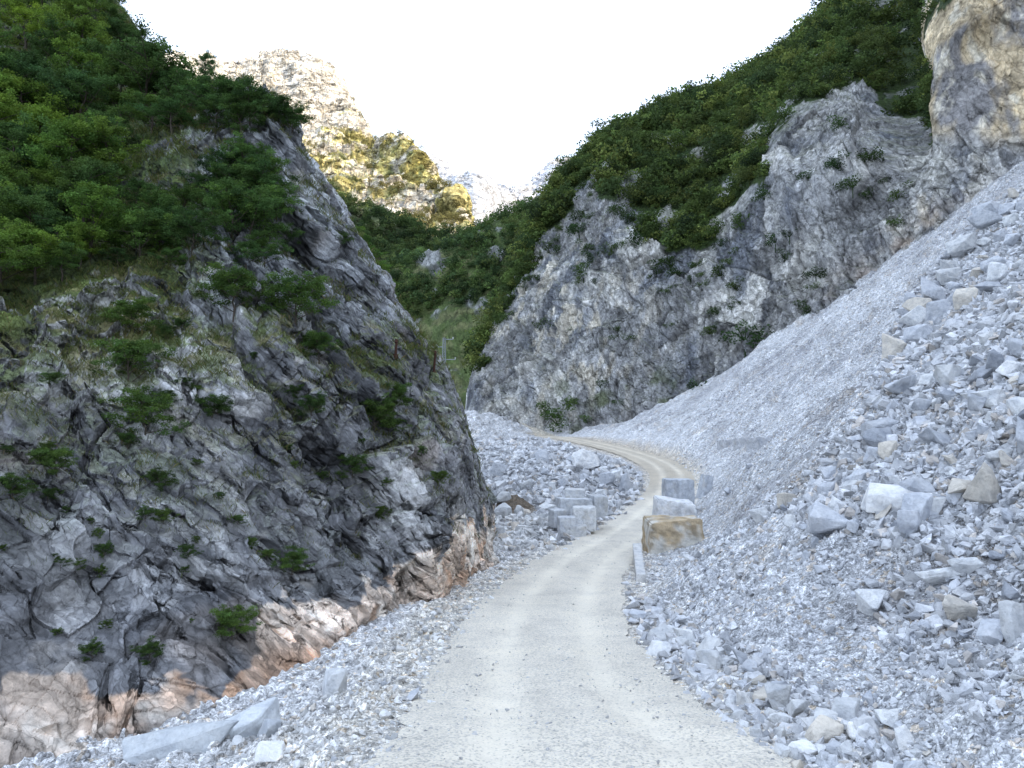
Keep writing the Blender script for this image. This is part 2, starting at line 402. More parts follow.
def ground(x, y):
    """height and colour of the gravel ground"""
    x = np.asarray(x, float).ravel(); y = np.asarray(y, float).ravel()
    z = base_z(x, y); d, rz, side, arc = road_near(x, y)
    w = sstep(1.7, 3.6, d)
    z = rz*(1-w)+z*w
    p2 = np.stack([x, y, 0*x], 1).astype(np.float32)
    chute = ridged(np.stack([x*.05+y*.03, y*.11-x*.035, 0*x+3], 1), 3, 345)
    off = sstep(1.6, 4.0, d)
    right = sstep(2., 7., side)*1.0
    rub = sstep(44, 54, y)*sstep(2.3, 5, d)*(side < 0)
    lump = fbm(p2/5.5, 5, 3)*.55 + fbm(p2/1.6, 4, 8)*.16
    rib = ridged(np.stack([x*.055+y*.02, y*.21-x*.05, 0*x], 1), 3, 21)*.55*right
    big = fbm(p2/17., 3, 31)*1.1*right*sstep(8, 25, y)
    z = z + off*(lump*(.35+.65*right)+rib+big+.9*(chute-.3)*right*sstep(14, 34, y)) + rub*(fbm(p2/4., 4, 77)*1.1)
    streak = fbm(np.stack([x*.09, y*.35-x*.1, 0*x], 1), 4, 333)+.3*fbm(p2/2.5, 3, 334)
    # stones embedded in the surface
    px = np.maximum(y+2, 3)*.0016; stone = 0; tone = 0
    for k, (sz, dens) in enumerate(((1.1, .28), (.5, .42), (.24, .6), (.12, .7), (.065, .7))):
        lod = sstep(.9, 2.2, sz/px)*(sz < .6 or 1)
        if k == 0: lod = lod*np.maximum(right*sstep(-.1, .4, fbm(p2/9., 2, 55)), rub)
        if k == 1: lod = lod*np.maximum(right*sstep(-.25, .3, fbm(p2/7., 2, 56)), rub)
        if lod.max() <= 0: continue
        if k == 2: lod = lod*(1-right*(1-sstep(-.3, .15, streak)))
        if k == 3: lod = lod*(1-.6*right*(1-sstep(-.3, .1, streak)))
        f1, f2, h, v = worley(p2/sz+fbm(p2/(sz*1.5), 2, 40+k)[:, None]*.25+k*3.7, 90+k)
        on = hf(h, 3) < dens
        e = f2-f1
        tilt = (hf(h, 1)-.5)*v[:, 0]+(hf(h, 2)-.5)*v[:, 1]
        dome = sstep(0, .22, e)*(.35+.5*hf(h, 4)+tilt*.9)
        stone = stone+np.where(on, dome, 0)*sz*.42*lod*sstep(1.7+.2*k*0, 2.6, d)
        tone = tone+np.where(on, (hf(h, 5)-.5)*.35+.05, -.10)*lod
    z = z+stone
    cols = C(.60, .61, .63)*np.ones((len(x), 1))
    dirt = sstep(.05, .5, fbm(p2/3.3, 4, 61)+.25*fbm(p2/.7, 3, 62))
    cols = mix(cols, C(.33, .33, .34), dirt*.6*right)
    cols = mix(cols, C(.40, .405, .43), (1-sstep(-.35, .15, streak))*.75*right)
    cols = mix(cols, C(.40, .39, .40), sstep(.15, -.35, chute)*.6*right)
    cols = mix(cols, C(.72, .73, .75), sstep(.1, .5, fbm(np.stack([x*.07, y*.22-x*.08, 0*x], 1), 4, 350))*.6*right)
    left = (side < 0)&(y < 45)
    cols = np.where(left[:, None], mix(cols, C(.68, .68, .69), np.full(len(x), .8)), cols)
    warm = sstep(.2, .55, fbm(p2/2.1+40, 4, 63))
    cols = mix(cols, C(.50, .44, .37), warm*.45)
    # dusty verge beside the road
    verge = (1-sstep(1.9, 3.3, d+1.0*fbm(p2/1.3, 4, 64)-.5*(side < 0)*(y < 30)))
    cols = mix(cols, C(.68, .64, .57), verge*.85)
    ax, ay, bx_, by_ = 5.2, 116., -7.5, 140.; tt = np.clip(((x-ax)*(bx_-ax)+(y-ay)*(by_-ay))/((bx_-ax)**2+(by_-ay)**2), 0, 1)
    dl = np.hypot(x-ax-tt*(bx_-ax), y-ay-tt*(by_-ay)); cols = mix(cols, C(.62, .57, .48), 1-sstep(1.0, 1.8, dl)); cols = np.where(((dl > 1.8) & (dl < 4) & (x < 4))[:, None], cols*.8, cols)
    far = sstep(60, 76, y)*(1-sstep(2.2, 3.6, d))
    cols = mix(cols, C(.42, .35, .26), far*.55)
    cols = cols*(1+np.clip(tone, -.3, .35))[:, None]
    dirtp = np.exp(-(((x-8.3)/2.2)**2+((y-13.2)/2.2)**2))+np.exp(-(((x-7.2)/1.6)**2+((y-11.2)/1.2)**2))
    cols = mix(cols, C(.20, .19, .18), np.clip(dirtp*sstep(-.3, .3, fbm(p2/.9, 4, 340)), 0, 1)*.75)
    mound = np.exp(-(((x-.1)/1.5)**2+((y-49)/3.2)**2))
    z = z+mound*1.2; cols = mix(cols, C(.16, .13, .10), np.clip(mound*1.8, 0, 1))
    return z, cols, d, side
def gz(x, y): return ground(np.atleast_1d(x), np.atleast_1d(y))[0]

nr, nc = int(900*Q), int(1150*Q)
s = np.linspace(SMIN, SMAX, nr)
t = np.linspace(TMIN, TMAX, nc)
TT, SS = np.meshgrid(t, s); GY = np.exp(SS)-Y0; GX = TT*(GY+Y0)
gzv, gcol, gd, gside = ground(GX, GY)
GV = np.stack([GX.ravel(), GY.ravel(), gzv], 1)
# the bed under the road ribbon sits a little lower
GV[:, 2] -= .05*(1-sstep(1.2, 1.9, gd))
o = grid_mesh('ground', GV, nr, nc, gcol, M_GRAVEL); tag(o, kind='structure')

# depth lookup of the ground seen from the road
gpx, gpy = proj(GV); ok = (gpx > -40) & (gpx < 1064) & (gpy > 100) & (gpy < 800) & (GV[:, 1] > 2)
DM = np.full((180, 280), 1e9); bi = (gpy[ok]/5).astype(int); bj = ((gpx[ok]+40)/5).astype(int)
np.minimum.at(DM, (np.clip(bi, 0, 179), np.clip(bj, 0, 279)), GV[ok, 1])
def on_ground(px, py):
    px = np.atleast_1d(px).astype(float); py = np.atleast_1d(py).astype(float)
    Y = DM[np.clip((py/5).astype(int), 0, 179), np.clip(((px+40)/5).astype(int), 0, 279)]
    good = Y < 1e8; p = P(px, py, np.where(good, Y, 10)); z = gz(p[:, 0], p[:, 1])
    # one correction step along the ray
    for _ in range(3):
        dz = z-p[:, 2]; k = np.clip(dz*1.2, -2, 2); Yn = np.clip(p[:, 1]-k, 3, 150) if False else p[:, 1]
    return p[:, 0], p[:, 1], z, good

# base terrain reaching the horizon
def bx(name, x0, x1, y0, y1, z0, z1): pass
xs = np.sign(np.linspace(-1, 1, 61))*np.abs(np.linspace(-1, 1, 61))**2.2*9000
XX, YY = np.meshgrid(xs, xs+1500)
zz = -14+fbm(np.stack([XX.ravel()/900, YY.ravel()/900, 0*XX.ravel()], 1), 3, 5)*12
zz = np.minimum(zz, -9.5)
o = grid_mesh('valley_floor', np.stack([XX.ravel(), YY.ravel(), zz], 1), 61, 61, np.tile(C(.16, .17, .12), (61*61, 1)), M_HILL)
tag(o, kind='structure')

# ------------------------------------------------------------------ road ribbon
n_a, n_c = 2600, 36
RR = catmull(rc, n_a, 0)[:, :]
tg = np.gradient(RR[:, :2], axis=0); tg /= np.linalg.norm(tg, axis=1)[:, None]
nrm = np.stack([tg[:, 1], -tg[:, 0]], 1)                     # to the right
arc = np.r_[0, np.cumsum(np.linalg.norm(np.diff(RR[:, :2], axis=0), axis=1))]
wl = 1.95+.28*fbm(np.stack([arc/2.1, 0*arc, 0*arc], 1), 4, 1)+.1*perlin(np.stack([arc/.5, 0*arc+4, 0*arc], 1), 2)
wr = 1.78+.22*fbm(np.stack([arc/2.4, 0*arc+7, 0*arc], 1), 4, 4)+.1*perlin(np.stack([arc/.5, 0*arc+9, 0*arc], 1), 5)
wl += .35*sstep(60, 74, RR[:, 1]); wr += .5*sstep(58, 66, RR[:, 1])*(1-sstep(74, 82, RR[:, 1]))
uu = np.linspace(-1, 1, n_c)
side = np.where(uu[None, :] < 0, uu[None, :]*wl[:, None], uu[None, :]*wr[:, None])
RX = RR[:, 0:1]+nrm[:, 0:1]*side; RY = RR[:, 1:2]+nrm[:, 1:2]*side
prof = .035-.16*np.clip(np.abs(uu)-.82, 0, 1)**1.2
rut = -.05*(np.exp(-((np.abs(side)-.78)/.28)**2))
pp = np.stack([RX.ravel(), RY.ravel(), 0*RX.ravel()], 1)
RZ = RR[:, 2:3]+prof[None, :]+rut+.018*fbm(pp/.8, 4, 12).reshape(n_a, n_c)
asd = np.abs(side)
trk = np.exp(-((asd-.80)/.34)**2)
rcol = mix(C(.74, .68, .575), C(.77, .71, .60), trk)
loose = np.clip(1.15-trk*1.15+.6*fbm(pp/.9, 3, 15).reshape(n_a, n_c), 0, 1)*.9
farr = (sstep(50, 66, RY)*.8); rcol = mix(rcol, C(.50, .43, .33), farr*(.6+.4*(1-trk)))
dk = fbm(np.stack([RX.ravel()/1.1, RY.ravel()/5, 0*RX.ravel()], 1), 4, 19).reshape(n_a, n_c)
rcol = rcol*(1+.14*dk)[..., None]
o = grid_mesh('road', np.stack([RX, RY, RZ], -1), n_a, n_c, rcol.reshape(-1, 3), M_ROAD, True)
la = o.data.attributes.new('Loose', 'FLOAT', 'POINT'); la.data.foreach_set('value', loose.ravel().astype(np.float32))
tag(o, kind='structure')

# ------------------------------------------------------------------ left cliff
def rot_to(n):
    n = np.array(n, float); n /= np.linalg.norm(n); a = np.cross(n, [0, 1, 0.2]); a /= np.linalg.norm(a); b = np.cross(n, a)
    return np.stack([a, b, n])
def cols_px(L): return [[tuple(P(*q)) for q in c] for c in L]
LC = [  # columns from left to right, points from foot to top
 [(-500, 1300, 6.5), (-500, 700, 7.5), (-450, 480, 9.5), (-400, 300, 13), (-350, 160, 20), (-330, 20, 28), (-300, -120, 38), (-300, -330, 55), (-300, -500, 80)],
 [(-150, 1000, 7.8), (-150, 660, 8.8), (-140, 490, 11), (-130, 320, 15), (-120, 200, 22), (-120, 60, 30), (-110, -80, 42), (-100, -250, 58), (-90, -380, 80)],
 [(0, 900, 8.4), (0, 640, 10.2), (0, 480, 12.5), (0, 320, 17), (0, 220, 23.5), (0, 110, 31), (0, -10, 42), (10, -150, 58), (20, -230, 80)],
 [(90, 830, 9.2), (95, 625, 11.4), (100, 460, 14), (100, 312, 18.5), (95, 220, 24), (88, 130, 31), (85, 50, 40), (90, -30, 50), (100, -20, 72)],
 [(190, 745, 10.6), (190, 600, 12.6), (190, 455, 15.4), (185, 310, 20), (180, 215, 24.5), (170, 130, 29), (150, 80, 38), (130, 20, 48), (140, 40, 72)],
 [(290, 690, 13), (285, 578, 14.8), (280, 450, 17.4), (262, 310, 21.5), (240, 215, 25), (215, 135, 28), (190, 98, 33), (165, 75, 42), (170, 110, 70)],
 [(395, 632, 17.5), (385, 552, 18.6), (365, 445, 20.6), (335, 320, 23.6), (292, 218, 26.5), (255, 138, 29), (235, 104, 32), (205, 88, 38), (210, 120, 62)],
 [(472, 595, 24), (462, 545, 24.3), (430, 445, 25), (385, 328, 26.5), (330, 225, 28.5), (282, 140, 30), (262, 110, 32), (238, 100, 36), (240, 140, 56)],
 [(502, 575, 29), (494, 520, 29.5), (474, 445, 29.5), (424, 338, 30), (350, 225, 31.5), (300, 142, 32.5), (284, 116, 33.5), (262, 112, 37), (262, 150, 52)],
 [(500, 560, 36), (491, 505, 37), (467, 450, 37), (425, 350, 37), (352, 240, 39), (300, 155, 39.5), (285, 128, 40), (265, 122, 42), (265, 160, 54)],
 [(440, 545, 50), (430, 500, 52), (410, 450, 53), (370, 370, 54), (320, 280, 55), (280, 190, 55), (265, 160, 55), (255, 150, 55), (255, 190, 62)],
]
nr, nc = int(1050*Q), int(1150*Q)
A, N = sheet(cols_px(LC), nr, nc)
A = A.reshape(-1, 3); N = N.reshape(-1, 3)
if (N[:, 1].mean()) > 0: N = -N
spx, spy = proj(A)
low = fbm(A/7.5, 4, 100)*.6
amp = .7+.5*sstep(12, 28, A[:, 1])
dd, crack, tone = blocky(A, R1, [(5.2, (1.9, 1.3, .55), .75), (2.1, (1.8, 1.2, .5), .46), (.9, (1.7, 1.1, .5), .25), (.4, (1.5, 1.1, .55), .11), (.19, (1.4, 1.1, .6), .04)], 110)
# bedding steps
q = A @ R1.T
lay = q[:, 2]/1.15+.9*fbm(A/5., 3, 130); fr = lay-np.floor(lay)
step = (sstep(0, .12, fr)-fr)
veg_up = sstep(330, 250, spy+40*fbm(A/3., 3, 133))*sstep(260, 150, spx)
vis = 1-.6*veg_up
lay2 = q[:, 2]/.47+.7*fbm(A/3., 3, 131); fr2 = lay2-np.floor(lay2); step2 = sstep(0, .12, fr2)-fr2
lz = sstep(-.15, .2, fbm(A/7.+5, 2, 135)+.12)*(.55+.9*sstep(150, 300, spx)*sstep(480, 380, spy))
hk = hsh(np.floor(lay).astype(np.int32), np.zeros(len(A), np.int32), np.zeros(len(A), np.int32), 5); slabt = hf(hk, 1)-.5
disp = (low*amp+dd*amp*.95+(step*.46+step2*.17+slabt*.25)*lz)*vis
crackedge = sstep(505, 430, spx) 
ex = np.interp(spy, [130, 225, 338, 445, 520, 575], [316, 357, 427, 474, 494, 506])
ef = sstep(0, 75, ex-spx)
disp = disp-disp.mean(); disp *= 1-.55*sstep(560, 660, spy)
disp = disp*(.42+.58*ef)-.32*(1-ef)
AV = A+N*disp[:, None]
NG = grid_normals(AV.reshape(nr, nc, 3)).reshape(-1, 3)
if NG[:, 1].mean() > 0: NG = -NG
LV, LN, Lpx, Lpy = AV, NG, spx, spy
# colour
c0 = C(.175, .178, .190); c1 = C(.31, .31, .315); c2 = C(.070, .075, .090)
f1n = fbm(A/2.4, 5, 140); f2n = fbm(A*[1, 1, .28]/1.3, 5, 145)
col = mix(np.tile(c0, (len(A), 1)), c1, sstep(-.15, .5, f1n+.5*tone))
col = mix(col, c2, sstep(.1, .5, f2n-.3*tone)*.5)
col = mix(col, C(.24, .20, .17), sstep(.22, .55, fbm(A/3.1+30, 4, 150))*.55)
col = mix(col, C(.40, .38, .36), sstep(.38, .6, fbm(A/1.3+60, 4, 152))*.6)
# freshly broken cream and rust rock along the foot
bl = np.interp(spx, [-300, 0, 60, 130, 215, 245, 290, 350, 400, 450, 500], [655, 662, 668, 680, 708, 652, 590, 588, 562, 528, 512])
fd = (spy-bl)/30+1.5*fbm(A/2.3, 4, 155)+.7*fbm(A/.6, 3, 156)+.55*tone-.15
fresh = sstep(-.10, .16, fd)
cream = mix(np.tile(C(.50, .41, .34), (len(A), 1)), C(.56, .52, .47), sstep(-.2, .4, fbm(A/.9, 4, 157)))
cream = mix(cream, C(.46, .27, .16), sstep(.12, .45, fbm(A/1.1+9, 4, 158))*.55)
cream = mix(cream, C(.30, .27, .25), sstep(.25, .5, fbm(A/1.7+33, 4, 159))*.7)
rust = np.exp(-(((spx-300)/85)**2))*sstep(625, 668, spy+.1*(spx-300))
cream = mix(cream, C(.36, .19, .10), np.clip(rust*.7, 0, 1))
col = mix(col, cream, fresh)
col = col*(1+.45*tone*(1-.4*fresh))[:, None]
col = mix(col, col*C(.45, .43, .41), crack*.45)  # cavity shade of the cracks painted into the rock colour
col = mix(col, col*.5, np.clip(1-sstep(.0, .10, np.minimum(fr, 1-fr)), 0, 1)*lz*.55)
col = col*(1+.35*slabt*lz)[:, None]
# moss, grass soil on ledges and flatter ground
up = LN[:, 2]
mossy = sstep(620, 330, spy)*.55+.0
prow = sstep(170, 230, spx)*sstep(345, 300, spy)
gr = (1-.75*prow)*sstep(.42, .75, up+.35*fbm(A/1.6, 4, 160)+.18*(sstep(430, 300, spy)))*(mossy+.25*sstep(420, 300, spy))
col = mix(col, mix(np.tile(C(.075, .095, .030), (len(A), 1)), C(.14, .13, .06), sstep(-.1, .4, fbm(A/1.2, 3, 161))), np.clip(gr*1.3, 0, 1)*(1-fresh))
col = mix(col, mix(col, C(.42, .44, .48), sstep(-.2, .3, fbm(A/1.2+77, 4, 164))*.6), prow*.8)
col = mix(col, C(.045, .065, .022), veg_up*(1-prow)*sstep(-.35, .15, fbm(A/2., 4, 163))*.9)
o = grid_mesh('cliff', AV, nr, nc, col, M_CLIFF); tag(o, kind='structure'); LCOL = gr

# ------------------------------------------------------------------ right mountain
RCc = cols_px([
 [(480, 470, 150), (482, 420, 155), (484, 400, 160), (490, 370, 165), (520, 300, 180), (550, 230, 192), (565, 240, 215)],
 [(466, 475, 124), (468, 425, 127), (469, 402, 131), (473, 376, 135), (505, 305, 146), (552, 205, 160), (566, 220, 200)],
 [(530, 470, 118), (530, 415, 121), (532, 380, 124), (538, 330, 129), (552, 262, 137), (574, 182, 165), (580, 200, 205)],
 [(590, 465, 112), (590, 405, 115), (590, 350, 118), (592, 290, 123), (597, 215, 132), (615, 143, 168), (620, 160, 205)],
 [(650, 455, 107), (650, 390, 111), (650, 335, 114), (650, 280, 118), (658, 215, 128), (670, 115, 172), (680, 140, 205)],
 [(720, 430, 101), (720, 360, 104), (720, 310, 106), (722, 260, 110), (728, 190, 122), (735, 90, 175), (740, 110, 210)],
 [(800, 385, 93), (800, 310, 96), (800, 255, 98), (798, 195, 100), (790, 118, 112), (800, 47, 170), (800, 60, 210)],
 [(880, 335, 87), (880, 255, 89), (880, 205, 91), (880, 155, 94), (882, 85, 112), (868, -22, 165), (868, -5, 210)],
 [(960, 275, 82), (960, 190, 83), (960, 135, 84), (958, 70, 86), (950, -10, 92), (945, -120, 150), (945, -110, 200)],
 [(1040, 215, 76), (1040, 120, 79), (1040, 60, 81), (1045, -10, 84), (1050, -90, 90), (1050, -260, 135), (1050, -250, 200)],
 [(1130, 150, 73), (1130, 40, 76), (1130, -20, 78), (1130, -100, 81), (1135, -190, 88), (1150, -400, 130), (1150, -390, 200)]])
RCc.append([(66, 45, 18), (69, 45, 42), (72, 45, 52), (76, 45, 66), (86, 45, 82), (130, 50, 130), (180, 60, 150)])
RCc.append([(66, 0, 16), (69, 0, 38), (72, 0, 50), (78, 0, 64), (90, 0, 82), (140, 0, 130), (190, 0, 150)])
RCc.append([(64, -60, 14), (68, -60, 36), (72, -60, 48), (80, -60, 62), (92, -60, 80), (140, -60, 130), (190, -60, 150)])
nr, nc = int(760*Q), int(1000*Q)
A, N = sheet(RCc, nr, nc); A = A.reshape(-1, 3); N = N.reshape(-1, 3)
if N[:, 1].mean() > 0: N = -N
spx, spy = proj(A)
R2 = rot_to((.75, -.35, .35))
low = fbm(A/26., 4, 200)*2.4+fbm(A*[1, 1, .3]/8., 4, 205)*1.0
dd, crack, tone = blocky(A, R2, [(9., (1.6, 1.0, .8), 1.5), (3.8, (1.7, 1.0, .7), 1.0), (1.7, (1.5, 1.0, .6), .6), (.8, (1.4, 1.0, .6), .34), (.4, (1.3, 1.0, .6), .15)], 210)
FOREST = [(470, 368), (495, 333), (508, 300), (530, 262), (552, 225), (575, 196), (600, 182), (620, 178), (636, 192), (652, 232), (672, 248), (700, 254), (728, 244), (745, 222), (750, 190), (768, 165),
          (800, 122), (835, 88), (862, 80), (880, 84), (888, 118), (903, 136), (914, 105), (915, 60), (926, 25), (945, 0), (960, -60), (1000, -140), (1180, -330), (1180, -700), (700, -200), (460, 60), (440, 300)]
wx = fbm(A/8., 5, 220)*34; wy = fbm(A/8.+50, 5, 221)*34
forest = inpoly(spx+wx, spy+wy, FOREST) | ((spx > 1130) & (A[:, 2] > 80))
fo = forest.astype(float)
edge_left = sstep(462, 520, spx)
yw = sstep(908, 925, spx+.12*spy)*sstep(165, 120, spy-.08*(spx-950))
disp = (low*.5+dd*(.7-.5*yw))*(1-.75*fo)*(.35+.65*edge_left)*sstep(-.02, .2, np.tile(np.linspace(0, 1, nr)[:, None], (1, nc)).ravel()+.15)
# ravine left of the yellow wall and a proud buttress
disp += -6*np.exp(-((spx-893-(spy-60)*.12)/20)**2)*sstep(200, 120, spy)
disp += 3.2*np.exp(-((spx-835-(150-spy)*.2)/42)**2)*np.exp(-((spy-165)/60)**2)
AV = A+N*disp[:, None]
RV = AV; Rpx, Rpy = spx, spy
NG = grid_normals(AV.reshape(nr, nc, 3)).reshape(-1, 3); NG = -NG if NG[:, 1].mean() > 0 else NG
f1n = fbm(A/24., 4, 239)*1.1+.45*fbm(A/9., 5, 240); f2n = .7*fbm(A*[1, 1, .22]/5., 5, 241)+.8*fbm(A/20.+9, 3, 242)
col = mix(np.tile(C(.31, .31, .315), (len(A), 1)), C(.46, .45, .43), sstep(-.1, .45, f1n+.4*tone))
col = mix(col, C(.15, .165, .20), sstep(.02, .5, f2n-.2*tone)*.8)
wl_ = np.exp(-((spx-565)/75)**2)*np.exp(-((spy-330)/75)**2)+.8*np.exp(-((spx-935)/38)**2)*np.exp(-((spy-215)/45)**2)
col = mix(col, C(.52, .48, .41), np.clip(sstep(.0, .4, fbm(A*[1, 1, .35]/2.6+20, 5, 243))*(wl_*1.6+.12), 0, 1)*.85)
fire = np.exp(-(((spx-905)/75)**2+((spy-275+(spx-880)*.6)/28)**2))
col = mix(col, C(.38, .26, .18), np.clip(sstep(-.2, .3, fbm(A/4., 4, 245))*fire, 0, 1)*.7)
yw = sstep(908, 925, spx+.12*spy+5*f2n)*sstep(150, 120, spy-.08*(spx-950)+8*f1n)
ywc = mix(np.tile(C(.60, .49, .33), (len(A), 1)), C(.27, .26, .26), sstep(.02, .3, fbm(A*[1, 1, .35]/5.4+70, 5, 246)))
ywc = mix(ywc*.9, C(.72, .66, .54), sstep(.12, .45, fbm(A*[1, 1, .5]/2.2+90, 4, 248))*.8)
col = mix(col, ywc, yw)
col = col*(1+.5*tone)[:, None]
col = mix(col, col*C(.42, .42, .42), crack*.6)  # cracks darkened in the colour, as recess shade
gl = sstep(.5, .8, NG[:, 2]+.3*fbm(A/3., 3, 250))*.5
col = mix(col, C(.09, .10, .045), np.clip(gl, 0, 1)*(1-yw))
gpatch = sstep(.1, .4, fbm(A/6.+15, 4, 251))*np.exp(-((spx-620)/75)**2)*sstep(350, 385, spy)
col = mix(col, C(.085, .105, .035), np.clip(gpatch, 0, 1)*.8)
col = mix(col, mix(np.tile(C(.035, .055, .018), (len(A), 1)), C(.12, .12, .09), sstep(.3, .6, fbm(A/7., 4, 252))), fo*(1-.85*sstep(-.17, -.24, fbm(AV/8., 4, 701))))
o = grid_mesh('mountainside', AV, nr, nc, col, M_FAR); tag(o, kind='structure')
RFO = forest

# ------------------------------------------------------------------ unseen massif added out of frame to shade the gorge
MC = []
for Y in (-320, -220, -120, -20, 80, 160, 230, 300, 360):
    b = max(92, .80*Y+22)
    MC.append([(b, Y, -20), (b+8, Y, 60), (b+55, Y, 130), (b+110, Y, 215), (b+170, Y, 285), (b+260, Y, 280), (b+420, Y, 100)])
A, N = sheet(MC, 160, 220); A = A.reshape(-1, 3); N = N.reshape(-1, 3)
A = A+np.array([1, 0, 0])*(ridged(A/60., 4, 300)*-6-0)[:, None]*-1+np.array([0, 0, 1])*(fbm(A/70., 4, 301)*18)[:, None]*(A[:, 2:3] > 20)
o = grid_mesh('shade_massif', A, 160, 220, mix(np.tile(C(.06, .075, .03), (len(A), 1)), C(.25, .25, .26), sstep(-.1, .3, fbm(A/25., 4, 303))), M_HILL)
tag(o, kind='structure')

# ------------------------------------------------------------------ green spur
SP = cols_px([
 [(250, 470, 175), (250, 400, 190), (255, 330, 215), (262, 290, 235), (262, 320, 270)],
 [(330, 470, 170), (330, 390, 185), (330, 320, 210), (335, 285, 225), (340, 310, 265)],
 [(385, 470, 163), (385, 390, 178), (388, 320, 200), (393, 268, 216), (395, 300, 260)],
 [(425, 465, 158), (425, 385, 174), (428, 315, 195), (432, 254, 214), (432, 290, 260)],
 [(460, 460, 155), (460, 375, 172), (465, 300, 192), (470, 240, 214), (470, 260, 260)],
 [(500, 450, 155), (500, 360, 170), (505, 280, 190), (512, 217, 214), (512, 240, 260)],
 [(550, 440, 156), (550, 330, 172), (555, 250, 192), (560, 194, 214), (560, 220, 260)],
 [(620, 430, 160), (620, 300, 185), (625, 220, 200), (630, 174, 222), (630, 200, 265)]])
nr, nc = int(330*Q), int(520*Q)
A, N = sheet(SP, nr, nc); A = A.reshape(-1, 3); N = N.reshape(-1, 3); N = -N if N[:, 1].mean() > 0 else N
dd, crack, tone = blocky(A, rot_to((.5, -.3, .8)), [(8., (1, 1, 1.), 1.8), (3., (1.2, 1, .8), .8), (1.3, (1.2, 1, .8), .3)], 320)
A2 = A; spx, spy = proj(A); rk = fbm(A/9., 4, 325)-.12+.5*np.exp(-(((spx-432)/14)**2+((spy-268)/14)**2))+.2*np.exp(-(((spx-480)/50)**2+((spy-240)/25)**2))
rock = sstep(.18, .42, rk)
AV = A+N*(fbm(A/22., 4, 321)*3+dd*(.2+.9*rock))[:, None]
col = mix(np.tile(C(.07, .098, .032), (len(A), 1)), C(.12, .13, .058), sstep(-.2, .35, fbm(A/4., 4, 326)))
col = mix(col, C(.27, .275, .28)*(1+.5*tone)[:, None], rock*.9)
SV, Spx, Spy, SRK = AV, spx, spy, rock
o = grid_mesh('spur', AV, nr, nc, col, M_FAR); tag(o, kind='structure')

# ------------------------------------------------------------------ shaded hillside behind, sunlit ridge, far peaks
def hill(name, L, nr, nc, a1, a2, seed, colf, mat=M_HILL):
    nr = int(nr*Q); nc = int(nc*Q)
    A, N = sheet(cols_px(L), nr, nc); A = A.reshape(-1, 3); N = N.reshape(-1, 3); N = -N if N[:, 1].mean() > 0 else N
    spx, spy = proj(A)
    r = ridged(A/(a2*1.0), 5, seed); b, cr, tn = blocky(A, rot_to((.5, -.3, .8)), [(a2*.45, (1, 1, 1.4), a1*.75), (a2*.18, (1, 1, 1.2), a1*.35), (a2*.07, (1, 1, 1.2), a1*.14)], seed+20)
    AV = A+(N*.6+np.array([0, 0, .5]))*(r*a1+b)[:, None]
    NG = grid_normals(AV.reshape(nr, nc, 3)).reshape(-1, 3); NG = -NG if NG[:, 1].mean() > 0 else NG
    o = grid_mesh(name, AV, nr, nc, colf(A, spx, spy, NG, r, tn), mat); tag(o, kind='structure')
    return AV, spx, spy
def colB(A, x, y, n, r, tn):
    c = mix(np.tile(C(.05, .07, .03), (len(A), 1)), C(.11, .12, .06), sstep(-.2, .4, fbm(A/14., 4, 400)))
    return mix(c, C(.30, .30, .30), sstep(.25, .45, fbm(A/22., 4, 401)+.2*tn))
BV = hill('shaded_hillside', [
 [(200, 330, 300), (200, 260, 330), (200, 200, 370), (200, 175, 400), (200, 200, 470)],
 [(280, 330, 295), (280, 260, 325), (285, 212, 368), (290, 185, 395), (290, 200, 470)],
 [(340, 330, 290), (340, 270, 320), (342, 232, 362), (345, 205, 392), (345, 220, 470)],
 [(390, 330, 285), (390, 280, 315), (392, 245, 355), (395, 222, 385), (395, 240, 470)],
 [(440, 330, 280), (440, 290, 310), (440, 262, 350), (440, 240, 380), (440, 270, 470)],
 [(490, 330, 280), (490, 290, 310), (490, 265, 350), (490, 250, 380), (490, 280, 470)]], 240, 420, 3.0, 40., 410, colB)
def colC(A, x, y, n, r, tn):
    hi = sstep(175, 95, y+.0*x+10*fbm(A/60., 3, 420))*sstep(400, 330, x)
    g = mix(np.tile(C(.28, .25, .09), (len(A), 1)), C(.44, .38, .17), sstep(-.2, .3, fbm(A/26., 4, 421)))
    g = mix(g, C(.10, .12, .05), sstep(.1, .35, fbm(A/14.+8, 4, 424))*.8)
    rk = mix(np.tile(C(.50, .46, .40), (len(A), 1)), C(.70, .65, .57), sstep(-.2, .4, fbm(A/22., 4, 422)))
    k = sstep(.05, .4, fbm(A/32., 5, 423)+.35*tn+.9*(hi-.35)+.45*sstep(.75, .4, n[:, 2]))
    return mix(g, rk, k)
